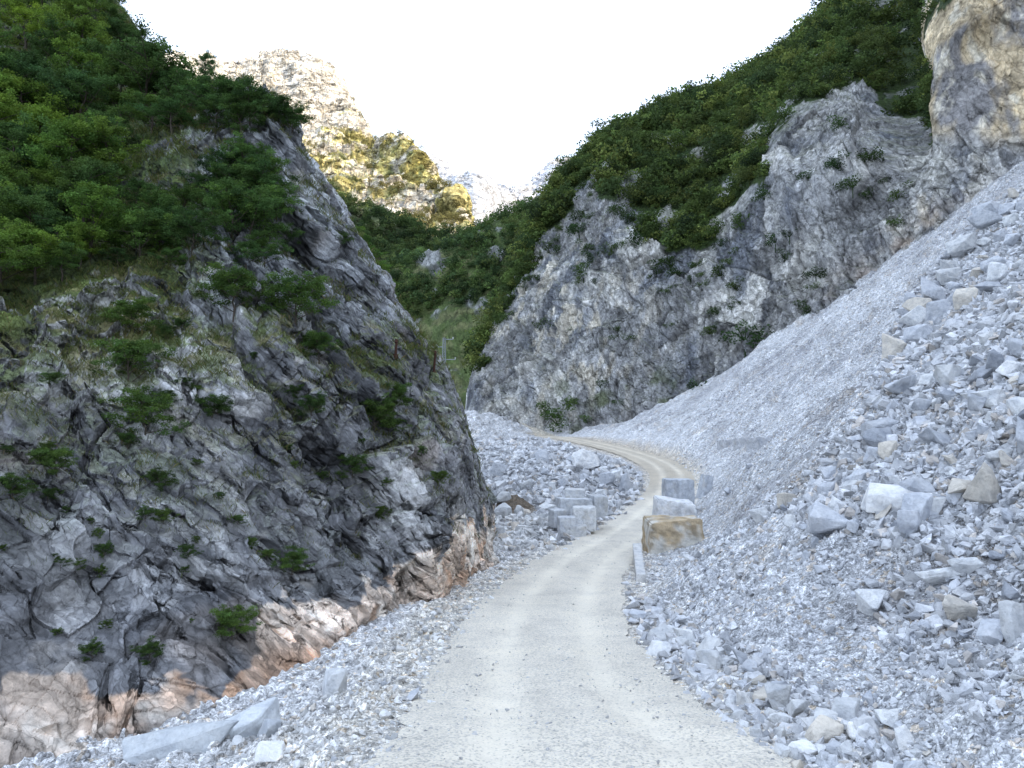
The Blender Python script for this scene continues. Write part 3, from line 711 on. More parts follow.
CV = hill('sunlit_ridge', [
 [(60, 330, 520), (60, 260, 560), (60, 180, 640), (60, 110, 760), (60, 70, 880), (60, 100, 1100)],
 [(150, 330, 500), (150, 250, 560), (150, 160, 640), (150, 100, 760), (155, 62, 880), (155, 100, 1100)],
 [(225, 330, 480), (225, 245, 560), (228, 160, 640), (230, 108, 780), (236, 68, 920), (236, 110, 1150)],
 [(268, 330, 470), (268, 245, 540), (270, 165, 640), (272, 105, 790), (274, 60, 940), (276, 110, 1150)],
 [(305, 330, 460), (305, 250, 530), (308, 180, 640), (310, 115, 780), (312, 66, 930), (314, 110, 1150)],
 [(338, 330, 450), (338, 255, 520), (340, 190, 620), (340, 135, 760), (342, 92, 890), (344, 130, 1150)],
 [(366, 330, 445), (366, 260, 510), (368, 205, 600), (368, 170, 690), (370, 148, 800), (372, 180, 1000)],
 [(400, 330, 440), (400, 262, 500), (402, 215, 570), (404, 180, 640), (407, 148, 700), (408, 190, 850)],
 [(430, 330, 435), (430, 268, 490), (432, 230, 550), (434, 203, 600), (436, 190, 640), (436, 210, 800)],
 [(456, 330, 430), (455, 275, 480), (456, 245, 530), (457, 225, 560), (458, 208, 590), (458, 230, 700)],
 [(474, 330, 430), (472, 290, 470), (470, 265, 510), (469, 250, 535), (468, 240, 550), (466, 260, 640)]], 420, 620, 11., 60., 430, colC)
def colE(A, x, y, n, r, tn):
    return mix(np.tile(C(.55, .55, .57), (len(A), 1)), C(.36, .38, .42), sstep(-.1, .4, fbm(A/140., 5, 450)+.3*tn))  # pale bluish tones carry the distance haze in the rock colour
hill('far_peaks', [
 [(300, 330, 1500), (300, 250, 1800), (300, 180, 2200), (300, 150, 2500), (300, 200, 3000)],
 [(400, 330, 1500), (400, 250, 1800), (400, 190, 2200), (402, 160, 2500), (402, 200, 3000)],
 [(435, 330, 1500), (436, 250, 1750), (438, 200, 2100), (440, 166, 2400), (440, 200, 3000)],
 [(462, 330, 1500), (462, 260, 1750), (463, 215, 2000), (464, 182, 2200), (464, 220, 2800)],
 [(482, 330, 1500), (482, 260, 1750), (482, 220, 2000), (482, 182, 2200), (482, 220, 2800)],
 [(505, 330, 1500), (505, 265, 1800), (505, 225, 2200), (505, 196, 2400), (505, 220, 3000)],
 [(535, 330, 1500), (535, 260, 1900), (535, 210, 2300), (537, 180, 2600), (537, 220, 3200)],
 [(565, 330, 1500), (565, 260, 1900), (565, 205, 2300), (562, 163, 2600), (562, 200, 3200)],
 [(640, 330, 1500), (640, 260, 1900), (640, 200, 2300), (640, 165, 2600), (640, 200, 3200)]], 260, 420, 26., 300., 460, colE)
# ------------------------------------------------------------------ vegetation
def leaf_quads(c, s, rs, flat=.5, aspect=.55):
    """c (n,3) centres, s (n,) sizes -> verts, faces"""
    n = len(c)
    a = rs.normal(size=(n, 3)); a[:, 2] *= flat; a[:, 2] -= .25; a /= np.linalg.norm(a, axis=1)[:, None]
    b = np.cross(a, rs.normal(size=(n, 3))); b /= np.linalg.norm(b, axis=1)[:, None]
    s = s[:, None]
    V = np.stack([c-a*s, c+b*s*aspect+a*s*.1, c+a*s, c-b*s*aspect+a*s*.1], 1).reshape(-1, 3)
    return V, np.arange(4*n).reshape(n, 4)
def tube(pts, rad, k=6):
    pts = np.array(pts, float); V = []; Fc = []
    for i, p in enumerate(pts):
        d = pts[min(i+1, len(pts)-1)]-pts[max(i-1, 0)]; d /= np.linalg.norm(d)+1e-9
        u = np.cross(d, [.3, .9, .1]); u /= np.linalg.norm(u); v = np.cross(d, u)
        for j in range(k):
            t = 2*math.pi*j/k; V.append(p+rad[i]*(math.cos(t)*u+math.sin(t)*v))
    for i in range(len(pts)-1):
        for j in range(k): Fc.append((i*k+j, i*k+(j+1) % k, (i+1)*k+(j+1) % k, (i+1)*k+j))
    return np.array(V), np.array(Fc)
def join(parts):
    V = []; Fc = []; n = 0
    for v, f in parts: V.append(v); Fc.append(f+n); n += len(v)
    return np.concatenate(V), np.concatenate(Fc)
def plant_meshes(seed, kind):
    rs = np.random.RandomState(seed); wood = []; cl = []
    if kind == 'tree':
        hgt, wid, n1 = 1., .40, 15; base = .22
    elif kind == 'spread':
        hgt, wid, n1 = .85, .55, 15; base = .12
    else:
        hgt, wid, n1 = .62, .52, 14; base = .02
    lean = rs.uniform(-.12, .12, 2)
    tp = [np.array([lean[0]*t*t, lean[1]*t*t, hgt*.92*t])+np.r_[rs.normal(size=2)*.012, 0] for t in np.linspace(0, 1, 7)]
    tp[0][2] = -.12
    wood.append(tube(tp, np.linspace(.024 if kind != 'bush' else .014, .004, 7)))
    for i in range(n1):
        t = base+(1-base)*(i+.5)/n1*.95; ang = i*2.4+rs.uniform(-.4, .4)
        st = np.array([np.interp(t, np.linspace(0, 1, 7), [q[k] for q in tp]) for k in range(3)])
        prof = math.sin(math.pi*min(1, (.25+.8*(t-base)/(1-base))))**.7 if kind != 'bush' else (1-.6*t)
        L = wid*prof*rs.uniform(.7, 1.15)
        d = np.array([math.cos(ang), math.sin(ang), rs.uniform(.15, .7) if kind != 'bush' else rs.uniform(.3, 1.1)])
        pts = [st+d*L*u+np.array([0, 0, -.08*L*u*u]) for u in (0, .35, .7, 1)]
        wood.append(tube(pts, np.array([.009, .006, .004, .002]), 4))
        for u in (.45, .7, .9, 1.05):
            cl.append((st+d*L*u+rs.normal(size=3)*.03, rs.uniform(.055, .105)))
        for _ in range(2):
            s0 = st+d*L*rs.uniform(.4, .8); dd = rs.normal(size=3)*.12; dd[2] = abs(dd[2])*.6
            wood.append(tube([s0, s0+dd*.6, s0+dd], np.array([.004, .003, .0015]), 3)); cl.append((s0+dd, rs.uniform(.05, .09)))
    cl.append((tp[-1], .08)); cl.append((tp[-1]-[0, 0, .08], .1))
    V = []; K = []; S = []
    for c, r in cl:
        n = int(115*(r/.08)**2); g = rs.normal(size=(n, 3)); g /= np.linalg.norm(g, axis=1)[:, None]
        g *= (rs.uniform(.25, 1, n)**.5)[:, None]*r*(1+.35*rs.normal(size=(n, 1))); g[:, 2] *= .6
        V.append(c+g); tone = rs.uniform(.6, 1.35); warm = rs.uniform(-.15, .2)
        tn = tone*rs.uniform(.75, 1.25, n)
        K.append(np.stack([tn*(.108+.04*warm), tn*.175, tn*.056*(1-warm)], 1)); S.append(rs.uniform(.009, .019, n))
    c = np.concatenate(V); K = np.concatenate(K); S = np.concatenate(S)
    lv, lf = leaf_quads(c, S, rs)
    wv, wf = join(wood)
    return (raw_mesh('trunk', wv, wf, None, M_BARK, True, False), raw_mesh('crown', lv, lf, np.repeat(K, 4, 0), M_LEAF, False, False))
PL = {k: [plant_meshes(31+i*7+j*100, k) for i in range(5)] for j, k in enumerate(('tree', 'spread', 'bush'))}
def place_plant(kind, name, p, size, label, cat, group=None, tint=(1, 1, 1), wide=1.):
    tr, cr = random.choice(PL[kind])
    e = bpy.data.objects.new(name, None); COL.objects.link(e); e.empty_display_size = .3
    e.location = p; e.rotation_euler = (random.uniform(-.08, .08), random.uniform(-.08, .08), random.uniform(0, 6.28))
    e.scale = (size*wide, size*wide, size)
    for nm, me in (('trunk' if kind != 'bush' else 'stem', tr), ('crown', cr)):
        c = bpy.data.objects.new(nm, me); COL.objects.link(c); c.parent = e
        v = random.uniform(.8, 1.2); c.color = (tint[0]*v, tint[1]*v, tint[2]*v, 1)
    return tag(e, label, cat, group)

class Surf:
    def __init__(s, V, margin=60):
        x, y = proj(V); ok = (x > -200) & (x < 1200) & (y > -200) & (y < 900)
        s.i = np.nonzero(ok)[0]; s.x = x[ok]; s.y = y[ok]; s.V = V
        s.key = {}
        kx = (s.x//6).astype(int); ky = (s.y//6).astype(int); h = kx*10000+ky
        o = np.argsort(h, kind='stable'); s.o = o; s.h = h[o]
    def at(s, px, py):
        k = int(px//6)*10000+int(py//6); a = np.searchsorted(s.h, k); b = np.searchsorted(s.h, k+1)
        if b <= a: return None
        c = s.o[a:b]; ids = s.i[c]; Y = s.V[ids, 1]
        near = Y < Y.min()+1.5
        j = ids[near][np.argmin((s.x[c][near]-px)**2+(s.y[c][near]-py)**2)]
        return s.V[j]
SL, SR, SS_ = Surf(LV), Surf(RV), Surf(SV)
def rand_in(poly, n, mind):
    xs = [q[0] for q in poly]; ys = [q[1] for q in poly]; out = []; tries = 0
    while len(out) < n and tries < n*60:
        tries += 1; x = random.uniform(min(xs), max(xs)); y = random.uniform(min(ys), max(ys))
        if not inpoly(np.array([x]), np.array([y]), poly)[0]: continue
        if all((x-a)**2+(y-b)**2 > mind*mind for a, b in out): out.append((x, y))
    return out
def plant_px(surf, x, ybase, hpx, kind, name, label, cat, group=None, tint=(1, 1, 1), wide=1.):
    p = surf.at(x, ybase)
    if p is None: p = surf.at(x-5, ybase+6)
    if p is None: return None
    hh = {'tree': 1., 'spread': .9, 'bush': .72}[kind]
    s = hpx*p[1]/F/hh
    q = Vector(p); q.z -= .03*s
    return place_plant(kind, name, q, s, label, cat, group, tint, wide)
# upper left slope: feathery broadleaf trees
g = 'trees covering the steep slope above the left cliff'
pts = rand_in([(-40, -60), (70, -60), (108, 5), (140, 62), (150, 100), (140, 165), (110, 225), (104, 258), (-30, 285)], 62, 19)
pts.sort(key=lambda q: q[1])
for i, (x, y) in enumerate(pts):
    k = random.choice(['tree', 'tree', 'spread'])
    plant_px(SL, x, y+18, random.uniform(38, 78)*(.8 if y < 60 else 1.1), k, 'broadleaf_tree', 'feathery green broadleaf tree among many on the slope above the left cliff', 'tree', g,
             random.choice([(1.15, 1.2, .8), (1.5, 1.5, .85), (.85, .95, .8), (.75, .88, .85)]))
for x, y, h, lab in [(70, 205, 95, 'tallest bright green tree low on the slope at the far left'), (40, 190, 88, 'bright green conical tree near the left frame edge above the rock ledge'),
                     (90, 262, 85, 'broad green tree just above the grassy ledge on the left slope')]:
    plant_px(SL, x, y, h, 'tree', 'broadleaf_tree', lab, 'tree', None, (1.35, 1.45, .85))
for x, y, h in [(110, 40, 40), (128, 55, 34), (98, 12, 40), (146, 66, 26)]:
    plant_px(SL, x, y, h, 'tree', 'broadleaf_tree', 'small dark tree breaking the skyline on the upper left slope', 'tree', 'skyline trees on the upper left slope', (.8, .9, .8))
g = 'dark bushes crowding the top of the left cliff'
for x, y, h in [(160, 100, 42), (176, 104, 40), (190, 108, 38), (205, 108, 36), (222, 108, 38), (238, 112, 38), (250, 118, 36), (264, 116, 34), (278, 120, 30), (292, 128, 26), (215, 128, 40), (242, 134, 36), (172, 130, 40), (152, 130, 44)]:
    plant_px(SL, x, y+4, h, random.choice(['spread', 'bush']), 'shrub', 'dense dark green shrub crowding the crest of the left cliff', 'shrub', g, (.72, .85, .75), 1.2)
plant_px(SL, 204, 84, 34, 'tree', 'sapling', 'thin airy sapling standing alone against the sky on the left crest', 'sapling', None, (.9, 1.05, 1.2), .8)
g = 'shrubs hanging on the face of the left cliff'
for x, y, h in [(122, 238, 50), (140, 250, 56), (158, 244, 54), (176, 236, 50), (192, 246, 52), (150, 216, 44), (182, 210, 42), (135, 205, 46), (118, 262, 40), (170, 262, 40),
                (205, 190, 44), (222, 196, 50), (240, 196, 54), (256, 200, 52), (232, 226, 60), (250, 236, 62), (266, 226, 56), (276, 214, 42), (246, 262, 58), (268, 258, 54), (284, 246, 38), (210, 215, 42), (226, 172, 42), (246, 170, 44), (262, 180, 40)]:
    if 200 <= x < 216 or y > 250 or x < 130: h *= .7
    plant_px(SL, x, y+6, h*.8, random.choice(['spread', 'bush', 'bush']), 'shrub', 'dark leafy shrub rooted in the face of the left cliff below its crest', 'shrub', g, random.choice([(.62, .75, .72), (.8, .95, .8), (.7, .85, .75)]), 1.15)
for x, y, h, lab in [(232, 312, 48, 'bright green rounded shrub on the grassy ledge, left of the two'), (296, 326, 50, 'bright green rounded shrub on the grassy ledge, right of the two'),
                     (318, 360, 30, 'small green shrub on the cliff right below the pair of ledge shrubs'), (340, 245, 15, 'tiny dark shrub clinging to the bare bedded slope of the left cliff'),
                     (144, 432, 46, 'narrow upright green shrub in a cleft of the left cliff'), (132, 330, 34, 'slim green shrub at the left end of the grassy ledge'),
                     (56, 476, 30, 'small green shrub on the lower left cliff beside pale scree'), (374, 432, 34, 'low green shrub on the right shoulder of the left cliff'),
                     (232, 640, 32, 'small grassy shrub above the rust stained foot of the cliff'), (150, 662, 20, 'low tuft of green leaves above the cream rock'),
                     (92, 658, 16, 'flat green patch shrub on the cream rock at the lower left'), (12, 500, 26, 'small green shrub at the left frame edge'), (395, 408, 26, 'bushy green clump near the rusty iron post'),
                     (128, 380, 44, 'tall green shrub growing in a mossy gully of the left cliff'), (160, 490, 22, 'small weedy shrub in the middle of the dark cliff'),
                     (310, 415, 22, 'small weedy shrub on the upper middle of the grey cliff'), (292, 575, 26, 'thin green weeds in a crack above the pink rock'), (352, 480, 24, 'thin weeds in a vertical crack of the cliff'),
                     (212, 418, 24, 'small weedy shrub under the grassy ledge')]:
    plant_px(SL, x, y, h, 'bush', 'shrub', lab, 'shrub', None, (.72, .80, .62) if h > 24 else (.5, .58, .5), 1.2)
for x, y in rand_in([(0, 330), (120, 320), (300, 330), (400, 350), (465, 440), (440, 500), (340, 540), (200, 640), (60, 640), (0, 600)], 46, 14):
    plant_px(SL, x, y, random.uniform(5, 17), 'bush', 'weed', 'little weed rooted in a crack of the dark left cliff face', 'weed', 'weeds in the cracks of the left cliff', (.65, .7, .6), random.uniform(.8, 1.5))
g = 'green bushes behind the right edge of the left cliff'
for x, y, h in [(358, 250, 26), (366, 262, 28), (376, 276, 26), (385, 290, 22), (352, 236, 20)]:
    p = SL.at(x-6, y); 
    pp_ = P(x, y+6, 44); place_plant('spread', 'shrub', Vector(pp_), h*44/F, 'leafy green shrub behind the slanting edge of the left cliff', 'shrub', g, (1.0, 1.15, .75), 1.15)

# low level crown clumps for the woods
def small_crown(seed, nq=170, size=.050):
    rs = np.random.RandomState(seed); C_ = []; T = []
    for _ in range(9):
        c = rs.normal(size=3)*[.22, .22, .17]+[0, 0, .52]; n = nq//9; gq = rs.normal(size=(n, 3)); gq /= np.linalg.norm(gq, axis=1)[:, None]
        C_.append(c+gq*rs.uniform(.5, 1, (n, 1))*.2*[1, 1, .75]); T.append(np.full(n, rs.uniform(.65, 1.35)))
    c = np.concatenate(C_); T = np.concatenate(T)*rs.uniform(.75, 1.25, len(c))*(0.75+.4*c[:, 2])
    v, f = leaf_quads(c, rs.uniform(size*.7, size*1.4, len(c)), rs, .6, .7)
    return v, f, np.repeat(T, 4)
SC = [small_crown(500+i) for i in range(8)]
SCF = [small_crown(600+i, 620, .027) for i in range(5)]
def crown_stuff(name, pos, size, tint, mats, protos=SC):
    V = []; Fc = []; K = []; n = 0
    for p, s, t in zip(pos, size, tint):
        v, f, tn = protos[random.randrange(len(protos))]; a = random.uniform(0, 6.28); ca, sa = math.cos(a), math.sin(a)
        vv = v @ np.array([[ca, sa, 0], [-sa, ca, 0], [0, 0, 1]])*[s, s, s*random.uniform(.8, 1.15)]+p
        V.append(vv); Fc.append(f+n); n += len(v); K.append(tn[:, None]*np.array(t))
    return raw_mesh(name, np.concatenate(V), np.concatenate(Fc), np.concatenate(K), mats)
def wood_tint(k): return [np.array(random.choice([(.080, .130, .040), (.100, .150, .045), (.050, .085, .034), (.125, .165, .050), (.060, .100, .036)]))*k*random.uniform(.7, 1.25) for _ in range(1)][0]
# right mountain wood
cand = np.nonzero(RFO & (Rpx > 455) & (Rpx < 1100) & (Rpy > -90))[0]
gapn = fbm(RV[cand]/8., 4, 701); cand = cand[gapn > -.17]
sel = RS.choice(cand, 4600, replace=False)
pos = RV[sel]; siz = (2.0+4.0*RS.rand(len(sel))**2.0)*np.clip(pos[:, 1]/135, .75, 1.4); tone = fbm(pos/14., 3, 700)
tint = [wood_tint(1+.5*float(t)) for t in tone]
pos = pos-np.array([0, 0, .12])*siz[:, None]
pxs = siz/pos[:, 1]; inv = (Rpy[sel] > 0) & (Rpx[sel] < 1024)
big = np.argsort(-pxs*inv)[:200]; mask = np.zeros(len(sel), bool); mask[big] = True
rest = np.nonzero(~mask)[0]
o = crown_stuff('woodland', pos[rest], siz[rest], [tint[i] for i in rest], M_LEAF); tag(o, 'dense low green wood covering the upper slope of the right mountain', 'woodland', kind='stuff')
TWIGS = [tube([(0, 0, -.1), (0, 0, .3), (math.cos(a)*.18, math.sin(a)*.18, .5), (math.cos(a)*.34, math.sin(a)*.34, .5+.3*math.sin(a*3))], [.02, .016, .009, .003], 4) for a in np.arange(0, 6.28, .63)]
fine = [raw_mesh('tree_crown', *join([(v, f)]+TWIGS), np.r_[tn, np.full(sum(len(a) for a, b in TWIGS), .8)][:, None]*np.array([.080, .125, .040]), M_LEAF, False, False) for v, f, tn in SCF]
for i in big:
    o = bpy.data.objects.new('woodland_tree', random.choice(fine)); COL.objects.link(o); o.location = pos[i]; o.scale = (siz[i]*1.05,)*3
    o.rotation_euler = (0, 0, random.uniform(0, 6.28)); t = tint[i]; o.color = (t[0]/.080, t[1]/.125, t[2]/.040, 1)
    tag(o, 'rounded green tree of the wood along the brow of the right mountain', 'tree', 'trees along the brow of the right mountain')
def lone(surf, x, y, h, label, tint=(.75, .85, .8), name='shrub', wide=1.15):
    p = surf.at(x, y+h*.4)
    if p is None: return
    s = h*p[1]/F/.8
    o = bpy.data.objects.new(name, random.choice(fine)); COL.objects.link(o); o.location = Vector(p)-Vector((0, 0, .42*s)); o.scale = (s*wide, s*wide, s)
    o.rotation_euler = (0, 0, random.uniform(0, 6.28)); o.color = (*tint, 1)
    return o
for x, y, h, lab in [(639, 234, 22, 'round dark bush below the wedge of wood on the right cliff'), (745, 321, 38, 'largest dark green bush where the scree meets the right cliff'),
                     (697, 377, 24, 'dark round bush at the top of the scree, lower left of the largest bush'), (600, 380, 14, 'small bush right of the green patch at the cliff foot'),
                     (775, 232, 20, 'dark bush in the hollow of the grey right cliff'), (790, 228, 16, 'smaller dark bush beside the one in the grey hollow'),
                     (838, 118, 22, 'dark bush high on the pale buttress'), (852, 176, 22, 'dark bush on the right side of the pale buttress'), (808, 170, 16, 'dark bush on the left side of the pale buttress'),
                     (838, 156, 24, 'bushy dark shrub in the middle of the pale buttress'), (866, 190, 14, 'small dark bush lowest on the pale buttress'), (590, 254, 12, 'small bush on the upper left of the right cliff'),
                     (604, 248, 14, 'small bush right beside the one on the upper left of the right cliff'), (660, 420, 9, 'tiny bush on the scree top'), (578, 222, 20, 'bush at the upper left corner of the right cliff'),
                     (630, 212, 18, 'bush close under the wood edge on the right cliff'), (676, 238, 24, 'bush at the lower tip of the wooded wedge'), (558, 410, 30, 'largest bush of the green patch at the cliff foot'),
                     (572, 396, 20, 'upper bush of the green patch at the cliff foot'), (546, 402, 20, 'left bush of the green patch at the cliff foot'), (622, 398, 12, 'small bush on the broken slope under the cliff'), (583, 415, 12, 'low bush at the foot of the green patch'),
                     (596, 278, 8, 'tiny bush below the pair of small bushes'), (720, 240, 14, 'small bush under the wood right of the wedge'), (762, 190, 20, 'bush beside the left edge of the pale buttress')]:
    o = lone(SR, x, y, h, lab, (1.0, 1.1, .9) if y > 380 else (.62, .74, .78))
    if o: tag(o, lab, 'bush')
g = 'small shrubs scattered over the face of the right cliff'
edge = np.nonzero((~RFO) & (Rpx > 500) & (Rpx < 900) & (Rpy > 165) & (Rpy < 345))[0]
dd_ = np.zeros(len(edge)); 
for ox, oy in ((0, -14), (0, -30), (-16, -16), (14, -12)): dd_ += inpoly(Rpx[edge]+ox, Rpy[edge]+oy, FOREST)
wgt = (dd_+.35)*(fbm(RV[edge]/5., 2, 705) > 0); wgt /= wgt.sum()
for i in RS.choice(edge, 150, replace=False, p=wgt):
    o = bpy.data.objects.new('shrub', random.choice(fine)); COL.objects.link(o); sz = 1.2+3.2*random.random()**1.5; o.location = Vector(RV[i])-Vector((0, 0, .48*sz)); o.scale = (sz*1.2, sz*1.2, sz)
    o.rotation_euler = (0, 0, random.uniform(0, 6.28)); k = random.uniform(.55, 1.05); o.color = (k, k*1.05, k, 1)
    tag(o, 'small dark shrub among many dotted over the bare face of the right cliff', 'shrub', g)
# spur wood
cand = np.nonzero((SRK < .45) & (Spx > 330) & (Spx < 640) & (Spy > 170) & (Spy < 420))[0]
dens = fbm(SV[cand]/16., 3, 710)+.28*(Spx[cand] > 480)+.5*sstep(300, 220, Spy[cand])-.35*sstep(300, 360, Spy[cand])
cand = cand[dens-.3*np.exp(-(((Spx[cand]-445)/28)**2+((Spy[cand]-335)/45)**2)) > -.08]; sel = RS.choice(cand, 1600, replace=False); pos = SV[sel]; siz = 2.+4.*RS.rand(len(sel))**1.6
o = crown_stuff('woodland', pos-np.array([0, 0, .3]), siz, [wood_tint(1.25) for _ in sel], M_LEAF); tag(o, 'scattered green trees on the grassy spur in the middle of the gorge', 'woodland', kind='stuff')
# scrub of the distant slopes
Bv, Bx, By = BV; cand = np.nonzero((Bx > 300) & (Bx < 480) & (By < 300))[0]; sel = RS.choice(cand, 1000, replace=False)
o = crown_stuff('woodland', Bv[sel], RS.uniform(4, 8, len(sel)), [wood_tint(.9) for _ in sel], M_LEAF); tag(o, 'dark wooded hillside in shade behind the green spur', 'woodland', kind='stuff')
Cv, Cx, Cy = CV; dn = fbm(Cv/40., 3, 720); cand = np.nonzero((Cx > 280) & (Cx < 480) & (Cy > 140+0*Cx) & (Cy < 290) & (dn > -.05))[0]; sel = RS.choice(cand, 900, replace=False)
o = crown_stuff('scrub', Cv[sel], RS.uniform(4, 8, len(sel)), [np.array([.20, .19, .08])*random.uniform(.6, 1.3) for _ in sel], M_LEAF); tag(o, 'yellow green scrub on the sunlit ridge', 'scrub', kind='stuff')

# grass on the ledges of the left cliff
wgt = np.clip(LCOL, 0, 1)*(Lpx > -60)*(Lpx < 520)*(LV[:, 1] < 60)
wgt = wgt*(.15+sstep(-.1, .25, fbm(LV/1.1, 3, 730)))
sel = RS.choice(len(wgt), 13000, p=wgt/wgt.sum())
base = LV[sel]; nb = 9; c = np.repeat(base, nb, 0)+RS.normal(size=(len(base)*nb, 3))*[.09, .09, .02]
n = len(c); h = RS.uniform(.06, .17, n)*np.repeat(np.clip(base[:, 1]/20, .5, 1.5), nb); dr = RS.normal(size=(n, 3))*[.5, .5, 0]; dr[:, 1] -= .2
ww = RS.normal(size=(n, 3))*[1, 1, 0]; ww /= np.linalg.norm(ww, axis=1)[:, None]; wd = (h*.055)[:, None]
tip = c+np.stack([0*h, 0*h, h], 1)+dr*h[:, None]; midp = (c+tip)/2+np.stack([0*h, 0*h, h*.15], 1)
V = np.stack([c-ww*wd*.6, c+ww*wd*.6, midp+ww*wd, tip], 1).reshape(-1, 3)
gcl = np.stack([.105*np.ones(n), .135*np.ones(n), .04*np.ones(n)], 1)*RS.uniform(.6, 1.35, (n, 1)); dry = RS.rand(n) < .18; gcl[dry] = [.20, .17, .08]
o = raw_mesh('grass', V, np.arange(4*n).reshape(n, 4), np.repeat(gcl, 4, 0), M_LEAF); tag(o, 'grass and weeds growing on the ledges of the left cliff', 'grass', kind='stuff')

# ------------------------------------------------------------------ utility pole and iron posts
def mesh_obj(name, parts, mat, parent=None, smooth=False):
    v, f = join(parts); o = raw_mesh(name, v, f, None, mat, smooth)
    if parent: o.parent = parent
    return o
def bar(a, b, w=.05):
    a = np.array(a, float); b = np.array(b, float); d = b-a; d /= np.linalg.norm(d); u = np.cross(d, [.13, .31, .94]); u /= np.linalg.norm(u); v = np.cross(d, u)
    V = [q+w*(i*u+j*v) for q in (a, b) for i, j in ((-1, -1), (1, -1), (1, 1), (-1, 1))]
    return np.array(V), np.array([(0, 1, 5, 4), (1, 2, 6, 5), (2, 3, 7, 6), (3, 0, 4, 7), (3, 2, 1, 0), (4, 5, 6, 7)])
pb = P(444, 383, 158); e = bpy.data.objects.new('utility_pole', None); COL.objects.link(e)
zt = float(P(444, 338, 158)[2]); zg = SS_.at(444, 384); e.location = Vector(pb)
H = zt-pb[2]
parts = []
for sx in (-1, 1):
    for sy in (-1, 1): parts.append(bar((sx*.42, sy*.3, -1.5), (sx*.22, sy*.2, H), .07))
for k in range(12):
    z0 = k*H/12; z1 = (k+1)*H/12; a = .42-.2*z0/H; s_ = 1 if k % 2 else -1
    parts += [bar((-s_*a, -.27, z0), (s_*a, -.27, z1), .035), bar((-s_*a, .27, z0), (s_*a, .27, z1), .035), bar((-a, -.28, z1), (a, -.28, z1), .03)]
mesh_obj('lattice_mast', parts, M_STEEL, e)
for zf, x0, x1 in ((.97, -.2, 1.9), (.80, -1.6, .2), (.52, -.2, 2.4)):
    mesh_obj('crossarm', [bar((x0, 0, H*zf), (x1, 0, H*zf), .07)], M_STEEL, e)
    xe = x1 if x1 > 1 else x0
    mesh_obj('insulator', [tube([(xe, 0, H*zf+.05), (xe, 0, H*zf+.2), (xe, 0, H*zf+.32), (xe, 0, H*zf+.5)], [.08, .17, .12, .16], 8)], M_CERAM, e)
tag(e, 'grey lattice power pole with crossarms on the green spur', 'utility pole')
for x, y0, y1, lab in ((434, 376, 354, 'rusty iron post upright on the right edge of the left cliff'), (396, 358, 342, 'shorter rusty iron stake on the shoulder of the left cliff')):
    p = SL.at(x, y1+(y0-y1)*.8); 
    if p is None: p = P(x, y0, 30)
    L = (y0-y1)*p[1]/F
    e = mesh_obj('iron_post', [tube([(0, 0, -.3), (0, 0, L*.5), (.02, 0, L)], [.05, .05, .045], 8), bar((-.05, 0, L*.92), (.05, 0, L*.92), .06), tube([(0, 0, -.1), (0, 0, .06)], [.11, .09], 8)], M_RUST)
    e.location = Vector(p)+Vector((0, -.1, -.05)); e.rotation_euler = (0, .05, 0); tag(e, lab, 'post')

# ------------------------------------------------------------------ rocks
def hull(seed, n, box=.5, dims=(1, .75, .55)):
    rs = np.random.RandomState(seed); bm = bmesh.new()
    for _ in range(n):
        g = rs.uniform(-1, 1, 3); s_ = rs.normal(size=3); s_ /= np.linalg.norm(s_)
        q = g*box+s_*(1-box); bm.verts.new(q*np.array(dims)*.62)
    r = bmesh.ops.convex_hull(bm, input=bm.verts)
    junk = [v for v in bm.verts if not v.link_faces]
    bmesh.ops.delete(bm, geom=junk, context='VERTS')
    return bm
def boulder_mesh(seed):
    rs = random.Random(seed)
    bm = hull(seed, rs.randint(14, 22), .82, (1, rs.uniform(.7, 1.), rs.uniform(.5, .9)))
    bmesh.ops.dissolve_limit(bm, angle_limit=.22, verts=bm.verts, edges=bm.edges)
    bmesh.ops.bevel(bm, geom=list(bm.edges), offset=.022, segments=1, affect='EDGES', clamp_overlap=True)
    bmesh.ops.triangulate(bm, faces=bm.faces)
    bmesh.ops.subdivide_edges(bm, edges=[e for e in bm.edges if e.calc_length() > .16], cuts=2, use_grid_fill=True)
    bmesh.ops.triangulate(bm, faces=bm.faces)
    for v in bm.verts:
        k = mnoise.noise(v.co*3.1+Vector((seed, 0, 0)))*.045+mnoise.noise(v.co*9+Vector((0, seed, 0)))*.016
        v.co += v.co.normalized()*k
    me = bpy.data.meshes.new('boulder'); bm.to_mesh(me); bm.free()
    a = me.color_attributes.new('Col', 'FLOAT_COLOR', 'POINT'); a.data.foreach_set('color', np.ones(len(me.vertices)*4, np.float32))
    me.materials.append(M_STONE); return me
BMS = [boulder_mesh(800+i) for i in range(26)]
def ext(me):
    c = np.empty(len(me.vertices)*3, np.float32); me.vertices.foreach_get('co', c); c = c.reshape(-1, 3); return c.max(0)-c.min(0)
EXT = [ext(m) for m in BMS]
TINTS = {'grey': (.52, .54, .58), 'pale': (.68, .69, .70), 'white': (.80, .80, .80), 'tan': (.60, .56, .50), 'dark': (.36, .38, .42)}
GROUPS = {}
